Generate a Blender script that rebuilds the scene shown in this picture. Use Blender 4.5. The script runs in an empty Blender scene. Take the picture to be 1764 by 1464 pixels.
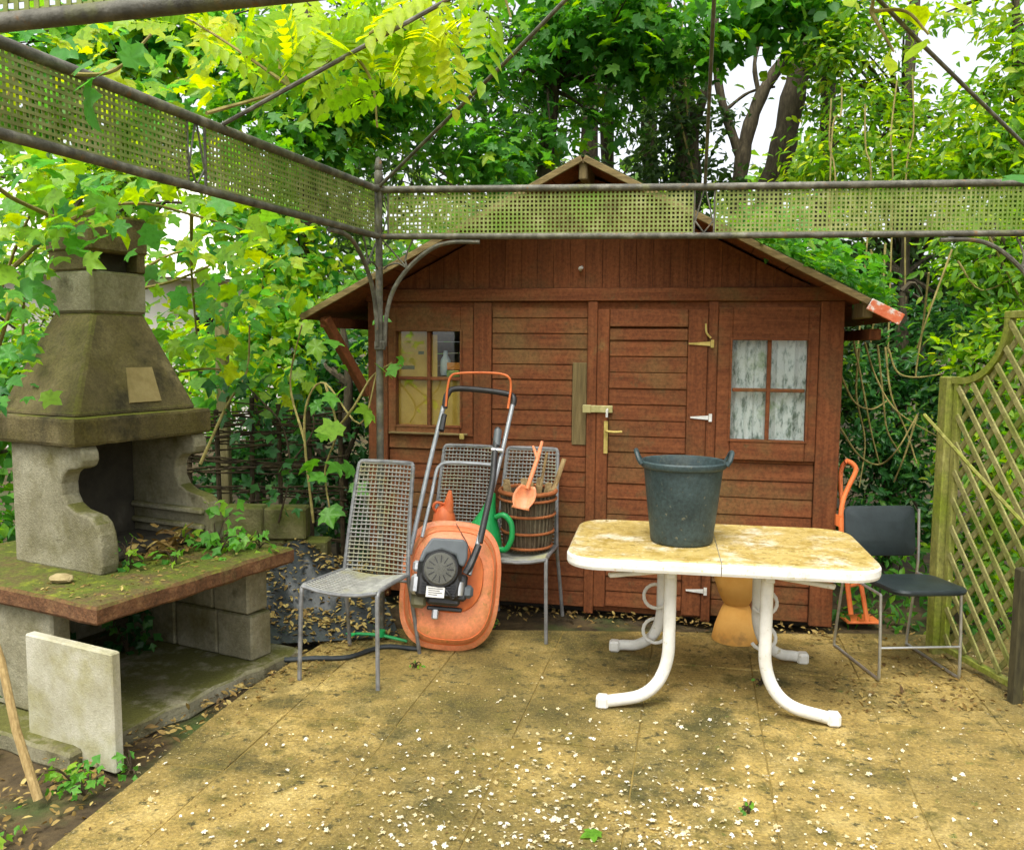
import bpy, bmesh, math, random
import numpy as np
from mathutils import Vector, Matrix

random.seed(7)
RNG = np.random.default_rng(11)
R = math.radians
scene = bpy.context.scene
COL = scene.collection

# ------------------------------------------------------------------ camera
EYE = Vector((0, 0, 1.6))
FPX = 1500.0
PITCH = math.atan(140 / FPX)
ROLL = 0.008
_f = Vector((0, math.cos(PITCH), -math.sin(PITCH)))
_u0 = Vector((0, math.sin(PITCH), math.cos(PITCH)))
_r0 = Vector((1, 0, 0))
_u = _u0 * math.cos(ROLL) - _r0 * math.sin(ROLL)
_r = _r0 * math.cos(ROLL) + _u0 * math.sin(ROLL)
cam_d = bpy.data.cameras.new('camera')
cam = bpy.data.objects.new('camera', cam_d)
COL.objects.link(cam)
cam.matrix_world = Matrix(((_r.x, _u.x, -_f.x, EYE.x), (_r.y, _u.y, -_f.y, EYE.y), (_r.z, _u.z, -_f.z, EYE.z), (0, 0, 0, 1)))
cam_d.sensor_fit = 'HORIZONTAL'
cam_d.sensor_width = 36
cam_d.lens = 36 * FPX / 1764
cam_d.clip_start = 0.05
cam_d.clip_end = 2000
scene.camera = cam

# ------------------------------------------------------------------ sky and sun
SUN_EL, SUN_AZ = R(64), R(200)       # azimuth measured from +Y clockwise: behind the camera, a little to the left
world = bpy.data.worlds.new('World')
scene.world = world
world.use_nodes = True
wt = world.node_tree
bg = wt.nodes['Background']
sky = wt.nodes.new('ShaderNodeTexSky')
sky.sky_type = 'NISHITA'
sky.sun_disc = False
sky.sun_elevation = SUN_EL
sky.sun_rotation = SUN_AZ
sky.air_density = 1.0
sky.dust_density = 4.0
hs = wt.nodes.new('ShaderNodeHueSaturation')
hs.inputs['Saturation'].default_value = 0.22      # overcast: a nearly white sky
wt.links.new(sky.outputs[0], hs.inputs['Color'])
wt.links.new(hs.outputs[0], bg.inputs['Color'])
bg.inputs['Strength'].default_value = 0.15
sun_d = bpy.data.lights.new('sun', 'SUN')
sun_d.energy = 1.3
sun_d.angle = R(28)
sun_d.color = (1.0, 0.95, 0.84)
sun = bpy.data.objects.new('sun', sun_d)
COL.objects.link(sun)
_sd = Vector((math.sin(SUN_AZ) * math.cos(SUN_EL), math.cos(SUN_AZ) * math.cos(SUN_EL), math.sin(SUN_EL)))
sun.rotation_euler = (-_sd).to_track_quat('-Z', 'Y').to_euler()
vs = scene.view_settings
vs.view_transform = 'Standard'
vs.look = 'None'
vs.exposure = 1.18
vs.gamma = 1
vs.use_curve_mapping = False
scene.cycles.max_bounces = 7
scene.cycles.diffuse_bounces = 3
scene.cycles.glossy_bounces = 3
scene.cycles.transmission_bounces = 4
scene.cycles.transparent_max_bounces = 8
scene.cycles.caustics_reflective = False
scene.cycles.caustics_refractive = False


def at(px, py, Y):
    """world point seen at that place of the photograph, Y metres away"""
    d = _f + _r * ((px - 882) / FPX) + _u * ((732 - py) / FPX)
    return EYE + d * (Y / d.y)


def gnd(px, py, z=0.0):
    d = _f + _r * ((px - 882) / FPX) + _u * ((732 - py) / FPX)
    return EYE + d * ((z - EYE.z) / d.z)


# ------------------------------------------------------------------ materials
def _mix(nt, fac, a, b, blend='MIX'):
    n = nt.nodes.new('ShaderNodeMix')
    n.data_type = 'RGBA'
    n.blend_type = blend
    for sock, v in ((n.inputs[0], fac), (n.inputs[6], a), (n.inputs[7], b)):
        if hasattr(v, 'type') and hasattr(v, 'node'):
            nt.links.new(v, sock)
        elif isinstance(v, (int, float)):
            sock.default_value = v
        else:
            sock.default_value = (*v, 1) if len(v) == 3 else v
    return n.outputs[2]


def _ramp(nt, val, stops):
    n = nt.nodes.new('ShaderNodeValToRGB')
    els = n.color_ramp.elements
    while len(els) < len(stops):
        els.new(0.5)
    for e, (p, c) in zip(els, stops):
        e.position = p
        e.color = (*c, 1) if not isinstance(c, (int, float)) else (c, c, c, 1)
    nt.links.new(val, n.inputs[0])
    return n.outputs[0]


def _noise(nt, co, scale, detail=4, rough=0.6, stretch=(1, 1, 1), loc=(0, 0, 0), rot=(0, 0, 0)):
    mp = nt.nodes.new('ShaderNodeMapping')
    mp.inputs['Scale'].default_value = stretch
    mp.inputs['Location'].default_value = loc
    mp.inputs['Rotation'].default_value = rot
    nt.links.new(co, mp.inputs['Vector'])
    n = nt.nodes.new('ShaderNodeTexNoise')
    n.inputs['Scale'].default_value = scale
    n.inputs['Detail'].default_value = detail
    n.inputs['Roughness'].default_value = rough
    nt.links.new(mp.outputs[0], n.inputs['Vector'])
    return n.outputs[0]


def mat(name, stops, scale=6, stretch=(1, 1, 1), rough=0.75, metal=0.0, spec=0.35, bump=0.25, bscale=60, bstretch=None,
        patches=(), up=None, ref=None, objrand=0.0, rot=(0, 0, 0), speck=None, fine=None):
    """procedural material: base noise ramp, patches = (colour, scale, lo, hi), up = (colour, scale, lo, hi) only on faces that look up"""
    m = bpy.data.materials.new(name)
    m.use_nodes = True
    nt = m.node_tree
    b = nt.nodes['Principled BSDF']
    if ref is not None:
        tc = nt.nodes.new('ShaderNodeTexCoord')
        tc.object = ref
        co = tc.outputs['Object']
    else:
        co = nt.nodes.new('ShaderNodeNewGeometry').outputs['Position']
    col = _ramp(nt, _noise(nt, co, scale, 6, 0.62, stretch, rot=rot), stops)
    for i, (pc, ps, lo, hi) in enumerate(patches):
        f = _ramp(nt, _noise(nt, co, ps, 5, 0.65, loc=(3.1 * i + 1.7, 2.3 * i, 0.9 * i)), [(lo, 0.0), (hi, 1.0)])
        col = _mix(nt, f, col, pc)
    for ui, (pc, ps, lo, hi) in enumerate([up] if isinstance(up, tuple) else (up or [])):
        g = nt.nodes.new('ShaderNodeNewGeometry')
        sx = nt.nodes.new('ShaderNodeSeparateXYZ')
        nt.links.new(g.outputs['Normal'], sx.inputs[0])
        u = _ramp(nt, sx.outputs[2], [(0.45, 0.0), (0.85, 1.0)])
        f = _ramp(nt, _noise(nt, co, ps, 5, 0.7, loc=(5 + 3.3 * ui, 1, 2)), [(lo, 0.0), (hi, 1.0)])
        mul = nt.nodes.new('ShaderNodeMath')
        mul.operation = 'MULTIPLY'
        nt.links.new(u, mul.inputs[0])
        nt.links.new(f, mul.inputs[1])
        col = _mix(nt, mul.outputs[0], col, pc)
    if speck is not None:
        sc, ss, lo, hi = speck
        f = _ramp(nt, _noise(nt, co, ss, 2, 0.5, loc=(9, 4, 6)), [(lo, 0.0), (hi, 1.0)])
        col = _mix(nt, f, col, sc)
    if fine is not None:
        f = _ramp(nt, _noise(nt, co, fine[0], 3, 0.7, loc=(2, 7, 1)), [(.30, (1 - fine[1],) * 3), (.70, (1 + fine[1] * .6,) * 3)])
        col = _mix(nt, 1.0, col, f, 'MULTIPLY')
    if objrand:
        oi = nt.nodes.new('ShaderNodeObjectInfo')
        h = nt.nodes.new('ShaderNodeHueSaturation')
        mr = nt.nodes.new('ShaderNodeMapRange')
        mr.inputs[3].default_value = 1 - objrand
        mr.inputs[4].default_value = 1 + objrand
        nt.links.new(oi.outputs['Random'], mr.inputs[0])
        nt.links.new(mr.outputs[0], h.inputs['Value'])
        nt.links.new(col, h.inputs['Color'])
        col = h.outputs[0]
    nt.links.new(col, b.inputs['Base Color'])
    b.inputs['Roughness'].default_value = rough
    b.inputs['Metallic'].default_value = metal
    b.inputs['Specular IOR Level'].default_value = spec
    if bump:
        bn = nt.nodes.new('ShaderNodeBump')
        bn.inputs['Strength'].default_value = bump
        bn.inputs['Distance'].default_value = 0.01
        nt.links.new(_noise(nt, co, bscale, 4, 0.6, bstretch or stretch, rot=rot), bn.inputs['Height'])
        nt.links.new(bn.outputs[0], b.inputs['Normal'])
    return m


def leafmat(name, stops, trans=0.45, rough=0.5):
    """two-sided leaf: colour by the leaf's own tint, light shining through"""
    m = bpy.data.materials.new(name)
    m.use_nodes = True
    nt = m.node_tree
    b = nt.nodes['Principled BSDF']
    a = nt.nodes.new('ShaderNodeAttribute')
    a.attribute_name = 'tint'
    col = _ramp(nt, a.outputs['Fac'], stops)
    g_ = nt.nodes.new('ShaderNodeNewGeometry')
    v_ = _ramp(nt, _noise(nt, g_.outputs['Position'], 38, 3, 0.7), [(.30, (.62, .66, .55)), (.5, (1, 1, 1)), (.72, (1.0, 1.0, 1.0))])
    col = _mix(nt, 1.0, col, v_, 'MULTIPLY')
    nt.links.new(col, b.inputs['Base Color'])
    b.inputs['Roughness'].default_value = rough
    b.inputs['Specular IOR Level'].default_value = 0.35
    t = nt.nodes.new('ShaderNodeBsdfTranslucent')
    h = nt.nodes.new('ShaderNodeHueSaturation')
    h.inputs['Hue'].default_value = 0.485
    h.inputs['Saturation'].default_value = 1.1
    h.inputs['Value'].default_value = 1.9
    nt.links.new(col, h.inputs['Color'])
    nt.links.new(h.outputs[0], t.inputs['Color'])
    mx = nt.nodes.new('ShaderNodeMixShader')
    mx.inputs[0].default_value = trans
    nt.links.new(b.outputs[0], mx.inputs[1])
    nt.links.new(t.outputs[0], mx.inputs[2])
    nt.links.new(mx.outputs[0], nt.nodes['Material Output'].inputs['Surface'])
    return m


def glassmat(name, tint, refl):
    m = bpy.data.materials.new(name)
    m.use_nodes = True
    nt = m.node_tree
    nt.nodes.remove(nt.nodes['Principled BSDF'])
    tr = nt.nodes.new('ShaderNodeBsdfTransparent')
    tr.inputs[0].default_value = (*tint, 1)
    gl = nt.nodes.new('ShaderNodeBsdfGlossy')
    gl.inputs['Roughness'].default_value = 0.03
    mx = nt.nodes.new('ShaderNodeMixShader')
    mx.inputs[0].default_value = refl
    nt.links.new(tr.outputs[0], mx.inputs[1])
    nt.links.new(gl.outputs[0], mx.inputs[2])
    nt.links.new(mx.outputs[0], nt.nodes['Material Output'].inputs['Surface'])
    return m


# ------------------------------------------------------------------ mesh building
class MB:
    def __init__(self):
        self.v, self.f = [], []

    def add(self, vs_, fs):
        o = len(self.v)
        self.v += [tuple(p) for p in vs_]
        self.f += [tuple(i + o for i in f) for f in fs]
        return self

    def box(self, c, s, rot=None, bev=0.0):
        """box with chamfered edges, c centre, s full size, rot a Matrix"""
        hx, hy, hz = s[0] / 2, s[1] / 2, s[2] / 2
        bv = min(bev, hx * .6, hy * .6, hz * .6)
        pts, idx = [], {}
        for i, (sx, sy, sz) in enumerate([(x, y, z) for x in (-1, 1) for y in (-1, 1) for z in (-1, 1)]):
            if bv <= 0:
                idx[(sx, sy, sz)] = [len(pts)] * 3
                pts.append(Vector((sx * hx, sy * hy, sz * hz)))
            else:
                idx[(sx, sy, sz)] = [len(pts), len(pts) + 1, len(pts) + 2]
                pts += [Vector((sx * hx, sy * (hy - bv), sz * (hz - bv))), Vector((sx * (hx - bv), sy * hy, sz * (hz - bv))), Vector((sx * (hx - bv), sy * (hy - bv), sz * hz))]
        fs = []
        for ax in range(3):
            for sg in (-1, 1):
                o = [k for k in range(3) if k != ax]
                ring = []
                for a, b2 in ((-1, -1), (1, -1), (1, 1), (-1, 1)):
                    k = [0, 0, 0]
                    k[ax] = sg
                    k[o[0]] = a
                    k[o[1]] = b2
                    ring.append(idx[tuple(k)][ax])
                flip = (sg < 0) != (ax == 1)
                fs.append(ring[::-1] if flip else ring)
        if bv > 0:
            for ax in range(3):
                o = [k for k in range(3) if k != ax]
                for a in (-1, 1):
                    for b2 in (-1, 1):
                        k0, k1 = [0, 0, 0], [0, 0, 0]
                        k0[ax], k1[ax] = -1, 1
                        for k in (k0, k1):
                            k[o[0]] = a
                            k[o[1]] = b2
                        i0, i1 = idx[tuple(k0)], idx[tuple(k1)]
                        fs.append([i0[o[0]], i1[o[0]], i1[o[1]], i0[o[1]]])
            for k in idx.values():
                fs.append(k)
        m = rot.to_3x3() if rot is not None else Matrix.Identity(3)
        return self.add([m @ p + Vector(c) for p in pts], fs)

    def bar(self, p, q, w, h, bev=0.0, upv=(0, 0, 1)):
        """box along p-q, w across, h along upv"""
        p, q = Vector(p), Vector(q)
        x = (q - p).normalized()
        z = Vector(upv)
        z = (z - x * z.dot(x)).normalized()
        y = z.cross(x)
        return self.box((p + q) / 2, ((q - p).length, w, h), Matrix((x, y, z)).transposed(), bev)

    def tube(self, pts, r, n=8, cap=True, flat=None):
        """swept tube; r a number or one per point; flat=(vector,ratio) squashes the section along vector"""
        pts = [Vector(p) for p in pts]
        rs = [r] * len(pts) if isinstance(r, (int, float)) else list(r)
        t0 = (pts[1] - pts[0]).normalized()
        ref = Vector((0, 0, 1)) if abs(t0.z) < 0.9 else Vector((1, 0, 0))
        nx = t0.cross(ref).normalized()
        rings = []
        for i, p in enumerate(pts):
            t = (pts[min(i + 1, len(pts) - 1)] - pts[max(i - 1, 0)])
            t = t.normalized() if t.length > 1e-9 else t0
            nx = (nx - t * nx.dot(t)).normalized()
            ny = t.cross(nx)
            ring = []
            for k in range(n):
                a = 2 * math.pi * k / n
                o = (nx * math.cos(a) + ny * math.sin(a)) * rs[i]
                if flat:
                    fv = Vector(flat[0]).normalized()
                    o = o - fv * o.dot(fv) * (1 - flat[1])
                ring.append(p + o)
            rings.append(ring)
        vs_ = [p for ring in rings for p in ring]
        fs = []
        for i in range(len(pts) - 1):
            for k in range(n):
                k2 = (k + 1) % n
                fs.append((i * n + k, i * n + k2, (i + 1) * n + k2, (i + 1) * n + k))
        if cap:
            fs.append(tuple(range(n))[::-1])
            fs.append(tuple((len(pts) - 1) * n + k for k in range(n)))
        return self.add(vs_, fs)

    def lathe(self, prof, c=(0, 0, 0), n=28, m=None):
        """profile (r, z) turned about the z axis"""
        vs_, fs = [], []
        mm = m.to_3x3() if m is not None else Matrix.Identity(3)
        for r, z in prof:
            for k in range(n):
                a = 2 * math.pi * k / n
                vs_.append(mm @ Vector((r * math.cos(a), r * math.sin(a), z)) + Vector(c))
        for i in range(len(prof) - 1):
            for k in range(n):
                k2 = (k + 1) % n
                fs.append((i * n + k, i * n + k2, (i + 1) * n + k2, (i + 1) * n + k))
        if prof[0][0] > 1e-6:
            fs.append(tuple(range(n))[::-1])
        if prof[-1][0] > 1e-6:
            fs.append(tuple((len(prof) - 1) * n + k for k in range(n)))
        return self.add(vs_, fs)

    def prism(self, poly, o, ex, ey, ez, t0, t1):
        """2-D polygon in the plane (ex, ey) at o, thick from t0 to t1 along ez"""
        o, ex, ey, ez = Vector(o), Vector(ex), Vector(ey), Vector(ez)
        n = len(poly)
        vs_ = [o + ex * x + ey * y + ez * t for t in (t0, t1) for x, y in poly]
        fs = [tuple(range(n))[::-1], tuple(range(n, 2 * n))]
        fs += [(k, (k + 1) % n, n + (k + 1) % n, n + k) for k in range(n)]
        return self.add(vs_, fs)

    def mesh(self, name, m=None, smooth=False):
        me = bpy.data.meshes.new(name)
        me.from_pydata(self.v, [], self.f)
        bm = bmesh.new()
        bm.from_mesh(me)
        bmesh.ops.recalc_face_normals(bm, faces=bm.faces)
        bm.to_mesh(me)
        bm.free()
        if m is not None:
            me.materials.append(m)
        if smooth:
            me.polygons.foreach_set('use_smooth', [True] * len(me.polygons))
            me.set_sharp_from_angle(angle=R(40))
        return me

    def build(self, name, m, parent=None, smooth=False, loc=None):
        return obj(name, self.mesh(name, m, smooth), parent, loc)


def obj(name, me, parent=None, loc=None, mw=None):
    o = bpy.data.objects.new(name, me)
    COL.objects.link(o)
    if parent is not None:
        o.parent = parent
    if mw is not None:
        o.matrix_basis = mw
    elif loc is not None:
        o.location = loc
    return o


def tag(o, label, cat=None, group=None, kind=None):
    if label:
        o['label'] = label
    if cat:
        o['category'] = cat
    if group:
        o['group'] = group
    if kind:
        o['kind'] = kind
    return o


def thing(name, label, cat, loc=(0, 0, 0), rotz=0.0, group=None):
    o = bpy.data.objects.new(name, None)
    o.empty_display_size = 0.1
    COL.objects.link(o)
    o.location = loc
    o.rotation_euler = (0, 0, rotz)
    return tag(o, label, cat, group)


def arc(c, r, a0, a1, n, ex, ey):
    c, ex, ey = Vector(c), Vector(ex), Vector(ey)
    return [c + ex * (r * math.cos(a0 + (a1 - a0) * i / n)) + ey * (r * math.sin(a0 + (a1 - a0) * i / n)) for i in range(n + 1)]


def smoothpath(pts, n=5):
    """Catmull-Rom through the points"""
    pts = [Vector(p) for p in pts]
    out = []
    P = [pts[0] * 2 - pts[1]] + pts + [pts[-1] * 2 - pts[-2]]
    for i in range(1, len(P) - 2):
        for k in range(n):
            t = k / n
            a, b, c, d = P[i - 1], P[i], P[i + 1], P[i + 2]
            out.append(0.5 * ((2 * b) + (c - a) * t + (2 * a - 5 * b + 4 * c - d) * t * t + (3 * b - a - 3 * c + d) * t ** 3))
    out.append(pts[-1])
    return out


# ------------------------------------------------------------------ the setting: ground and patio
m_soil = mat('soil', [(0.3, (.028, .020, .010)), (0.55, (.075, .052, .022)), (0.75, (.14, .10, .04))], 9, rough=.95, bump=.8, bscale=35,
             patches=[((.045, .075, .015), 1.6, .5, .66)])
m_slab = mat('paving concrete', [(0.25, (.19, .132, .034)), (0.5, (.355, .252, .070)), (0.78, (.50, .38, .14))], 4.5, rough=.95, bump=.6, bscale=130,
             patches=[((.100, .080, .020), .85, .445, .66), ((.075, .066, .017), 2.6, .50, .67), ((.14, .112, .024), 7, .52, .68), ((.060, .053, .016), 22, .56, .68), ((.10, .125, .018), 10, .64, .72)],
             objrand=.04, speck=((.58, .49, .28), 170, .66, .74), fine=(75, .45))
gm = MB()
N = 40
for j in range(N + 1):
    for i in range(N + 1):
        def sp(k):
            t = (k / N - .5) * 2
            return math.copysign(abs(t) ** 3, t) * 150 + t * 6
        x, y = sp(i), sp(j) + 6
        z = -0.045 + 0.012 * math.sin(x * 3.1) * math.cos(y * 2.3)
        gm.v.append((x, y, z))
for j in range(N):
    for i in range(N):
        k = j * (N + 1) + i
        gm.f.append((k, k + 1, k + N + 2, k + N + 1))
ground = gm.build('ground', m_soil, smooth=True)
tag(ground, 'dark bare soil around the patio', kind='structure')

SHY = R(12)
SD = Vector((math.cos(SHY), -math.sin(SHY), 0))      # along the shed front, left to right
SN = Vector((math.sin(SHY), math.cos(SHY), 0))       # into the shed
SH_L = Vector((-0.877, 5.41, 0))
patio = thing('patio', 'mossy yellowish concrete paving in front of the shed', None)
patio['kind'] = 'structure'
# left border of the paving, front to back
EDGE = [Vector((-1.62, 1.0, 0)), Vector((-1.46, 2.6, 0)), Vector((-1.42, 3.2, 0)), Vector((-1.2, 3.95, 0)), Vector((-1.03, 4.45, 0)), Vector((-0.62, 4.62, 0)), Vector((0.1, 5.0, 0)), Vector((2.2, 4.62, 0)), Vector((2.12, 3.2, 0)), Vector((2.4, 1.0, 0))]


def clip_poly(poly, e):
    """keep what lies inside the border (to the right of every left edge)"""
    out = poly
    for p, q in e:
        d = (q - p)
        n = Vector((d.y, -d.x, 0))
        res = []
        for i in range(len(out)):
            a, b = out[i], out[(i + 1) % len(out)]
            da, db = (a - p).dot(n), (b - p).dot(n)
            if da >= 0:
                res.append(a)
            if (da >= 0) != (db >= 0):
                res.append(a + (b - a) * (da / (da - db)))
        out = res
        if len(out) < 3:
            return []
    return out


cuts = [(EDGE[0], EDGE[1]), (EDGE[1], EDGE[3]), (EDGE[3], EDGE[4]), (Vector((-1.0, 4.78, 0)), Vector((2.3, 4.74, 0)))]
SL = 0.5
for j in range(-2, 10):
    for i in range(-6, 8):
        o = Vector((0.605, 3.8, 0)) + SD * (i * SL) - SN * (j * SL - 1.0)
        if o.y < 0.2 or o.y > 6:
            continue
        g = 0.0015
        poly = [o + SD * g + SN * g, o + SD * (SL - g) + SN * g, o + SD * (SL - g) + SN * (SL - g), o + SD * g + SN * (SL - g)]
        poly = clip_poly(poly, cuts)
        if len(poly) < 3:
            continue
        c = sum(poly, Vector()) / len(poly)
        b = MB()
        dz = [random.uniform(-.003, .003) for _ in range(2)]
        top = [p + Vector((0, 0, dz[0] * (p - c).x * 2.5 + dz[1] * (p - c).y * 2.5)) for p in poly]
        inn = [c + (p - c) * .988 for p in top]
        n = len(poly)
        b.add([p - c for p in inn] + [p - c - Vector((0, 0, .004)) for p in top] + [p - c - Vector((0, 0, .05)) for p in poly],
              [tuple(range(n))] + [(k, n + k, n + (k + 1) % n, (k + 1) % n) for k in range(n)] + [(n + k, 2 * n + k, 2 * n + (k + 1) % n, n + (k + 1) % n) for k in range(n)])
        b.build('paving_slab', m_slab, patio, loc=c + Vector((0, 0, random.uniform(-.003, .002))))
# sand and moss between the slabs
jm = MB()
jp = clip_poly([Vector((-1.7, .6, 0)), Vector((2.6, .6, 0)), Vector((2.6, 5.0, 0)), Vector((-1.7, 5.0, 0))], cuts)
jm.add([Vector((p.x, p.y, -.0045)) for p in jp], [tuple(range(len(jp)))])
jm.build('joint_filling', mat('joint dirt', [(.35, (.13, .095, .022)), (.6, (.25, .18, .045))], 9, rough=.95, bump=.5), patio)

# ------------------------------------------------------------------ shed
shed = thing('garden_shed', 'reddish brown wooden garden shed with a gabled roof behind the patio', 'shed', SH_L, -SHY)
WD = dict(stops=[(.22, (.105, .032, .011)), (.5, (.175, .057, .019)), (.8, (.255, .090, .031))], scale=5, rough=.82, bump=.3, spec=.25, fine=(55, .35))
m_hb = mat('red board, grain across', stretch=(.5, 2, 9), ref=shed, objrand=.10, bscale=28, bstretch=(.5, 3, 14),
           patches=[((.16, .092, .032), 2.2, .48, .68), ((.105, .075, .03), 9, .60, .74)], **WD)
m_vb = mat('red board, grain upright', stretch=(9, 2, .5), ref=shed, objrand=.10, bscale=28, bstretch=(14, 3, .5),
           patches=[((.12, .06, .022), 2.0, .52, .70), ((.19, .14, .05), 3.1, .62, .75)], **WD)
m_grey_wood = mat('weathered bare wood', [(.3, (.09, .065, .026)), (.55, (.17, .125, .05)), (.8, (.27, .21, .09))], 6, stretch=(9, 9, .7), rough=.85, bump=.5, bscale=30, ref=shed)
m_fascia = mat('pale barge board', [(.3, (.085, .062, .024)), (.55, (.20, .145, .055)), (.8, (.36, .28, .12))], 7, stretch=(1, 2, 6), rough=.85, bump=.4, ref=shed)
m_roof = mat('mossy roofing felt', [(.3, (.02, .022, .012)), (.6, (.05, .06, .02)), (.8, (.08, .12, .02))], 7, rough=.95, bump=.7, bscale=40)
m_dark = mat('dark inside', [(.3, (.012, .010, .007)), (.7, (.03, .024, .015))], 5, rough=.95, bump=.1)
m_brass = mat('yellowed hinge metal', [(.3, (.36, .27, .06)), (.7, (.62, .50, .16))], 30, rough=.5, metal=.3, bump=.1)
m_zinc = mat('white painted hinge', [(.3, (.55, .56, .52)), (.7, (.8, .8, .76))], 30, rough=.4, metal=.2, bump=.1)
W, DEP = 2.76, 2.1
PZ = 1.845      # underside of the plate
BT = 0.022


def hboard(x0, x1, z0, z1, y=0.0, t=BT, name='board', parent=None, m=None, dy=.004):
    tl = random.uniform(-.0015, .0015)
    b = MB().box((0, 0, 0), (x1 - x0, t, z1 - z0 - .002), Matrix.Rotation(R(-3), 3, 'X') @ Matrix.Rotation(tl, 3, 'Y'), .004)
    return b.build(name, m or m_hb, parent or shed, loc=((x0 + x1) / 2, y - t / 2 + random.uniform(-dy, 0), (z0 + z1) / 2))


def post(x0, x1, z0, z1, y=0.0, t=.045, m=None, name='frame_post', parent=None):
    return MB().box((0, 0, 0), (x1 - x0, t, z1 - z0), None, .004).build(name, m or m_vb, parent or shed, loc=((x0 + x1) / 2, y - t / 2, (z0 + z1) / 2))


# dark lining added behind the boards, near-black for the unlit inside, holes at windows
LW = (.18, .585, 1.10, 1.67)
RW = (2.17, 2.575, 1.07, 1.63)
lin = MB()
for (x0, x1, z0, z1) in [(0, LW[0] - .03, 0, 1.95), (LW[0] - .03, LW[1] + .03, 0, LW[2] - .03), (LW[0] - .03, LW[1] + .03, LW[3] + .03, 1.95),
                         (LW[1] + .03, RW[0] - .03, 0, 1.95), (RW[0] - .03, RW[1] + .03, 0, RW[2] - .03), (RW[0] - .03, RW[1] + .03, RW[3] + .03, 1.95), (RW[1] + .03, W, 0, 1.95)]:
    lin.box(((x0 + x1) / 2, .012, (z0 + z1) / 2), (x1 - x0, .012, z1 - z0))
lin.box((W / 2, DEP, 1.0), (W, .02, 2.0))
lin.box((W / 2, DEP / 2, 0.01), (W - .04, DEP - .04, .02))
for yy in (.028, DEP):  # front panel added to stop sky showing through the gable
    lin.prism([(0, 1.95), (W, 1.95), (W, 2.60 - .52 * (W - 1.35) - .05), (1.35, 2.56), (0, 2.60 - .52 * 1.35 - .05)], (0, yy, 0), (1, 0, 0), (0, 0, 1), (0, 1, 0), 0, .012)
lin.build('inner_lining', m_dark, shed)
# side and back walls: horizontal boards
for k in range(20):
    z0 = .03 + k * .093
    for xs in (0.011, W - .011):
        MB().box((0, 0, 0), (.02, DEP, .088), None, .003).build('side_board', m_hb, shed, loc=(xs + random.uniform(-.002, .002), DEP / 2 + .02, z0 + .046))
# corner and frame posts of the front
post(0.0, .125, 0.02, PZ, t=.05)
post(W - .125, W, 0.02, PZ, t=.05)
post(.665, .775, 0.04, PZ, t=.038)
post(1.352, 1.408, 0.0, PZ, t=.05)
post(2.036, 2.088, 0.0, PZ, t=.05)
# left bay: boards below, the window above
bz = .09
for k in range(10):
    hboard(.127, .663, .05 + k * bz, .05 + (k + 1) * bz)
hboard(.127, .663, .952, 1.035, y=-.006)
# bay between window and door, 19 boards, and a patched-in bare board
k, z = 0, .03
while z < PZ - .03:
    z1 = min(z + .0905, PZ)
    hboard(.777, 1.262 if 1.02 < (z + z1) / 2 < 1.5 else 1.35, z, z1)
    z = z1
    k += 1
MB().box((0, 0, 0), (.085, .03, .485), None, .003).build('patch_board', m_grey_wood, shed, loc=(1.306, -.014, 1.25))
# right bay
k, z = 0, .03
while z < .95:
    hboard(2.09, 2.633, z, z + .1005)
    z += .1005
# plate and gable boards
MB().box((0, 0, 0), (W + .02, .05, .075), None, .005).build('wall_plate', m_hb, shed, loc=(W / 2, -.03, PZ + .04))
MB().box((0, 0, 0), (W - .02, .02, .05), None, .004).build('trim_strip', m_hb, shed, loc=(W / 2, -.012, PZ - .022))
APX, AZ, EZ, EOV = 1.35, 2.60, 1.745, 1.645
SLOPE = (AZ - EZ) / EOV
x = .0
while x < W - .02:
    w = random.uniform(.088, .102)
    w = min(w, W - x)
    xc = x + w / 2
    h0, h1 = AZ - SLOPE * abs(x - APX) - .035, AZ - SLOPE * abs(x + w - APX) - .035
    zb = PZ + .081
    b = MB().prism([(-w / 2 + .001, 0), (w / 2 - .001, 0), (w / 2 - .001, max(h1 - zb, .01)), (-w / 2 + .001, max(h0 - zb, .01))], (0, 0, 0), (1, 0, 0), (0, 0, 1), (0, -1, 0), 0, .018)
    b.build('gable_board', m_vb, shed, loc=(xc, random.uniform(-.004, .002), zb))
    x += w
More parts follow.
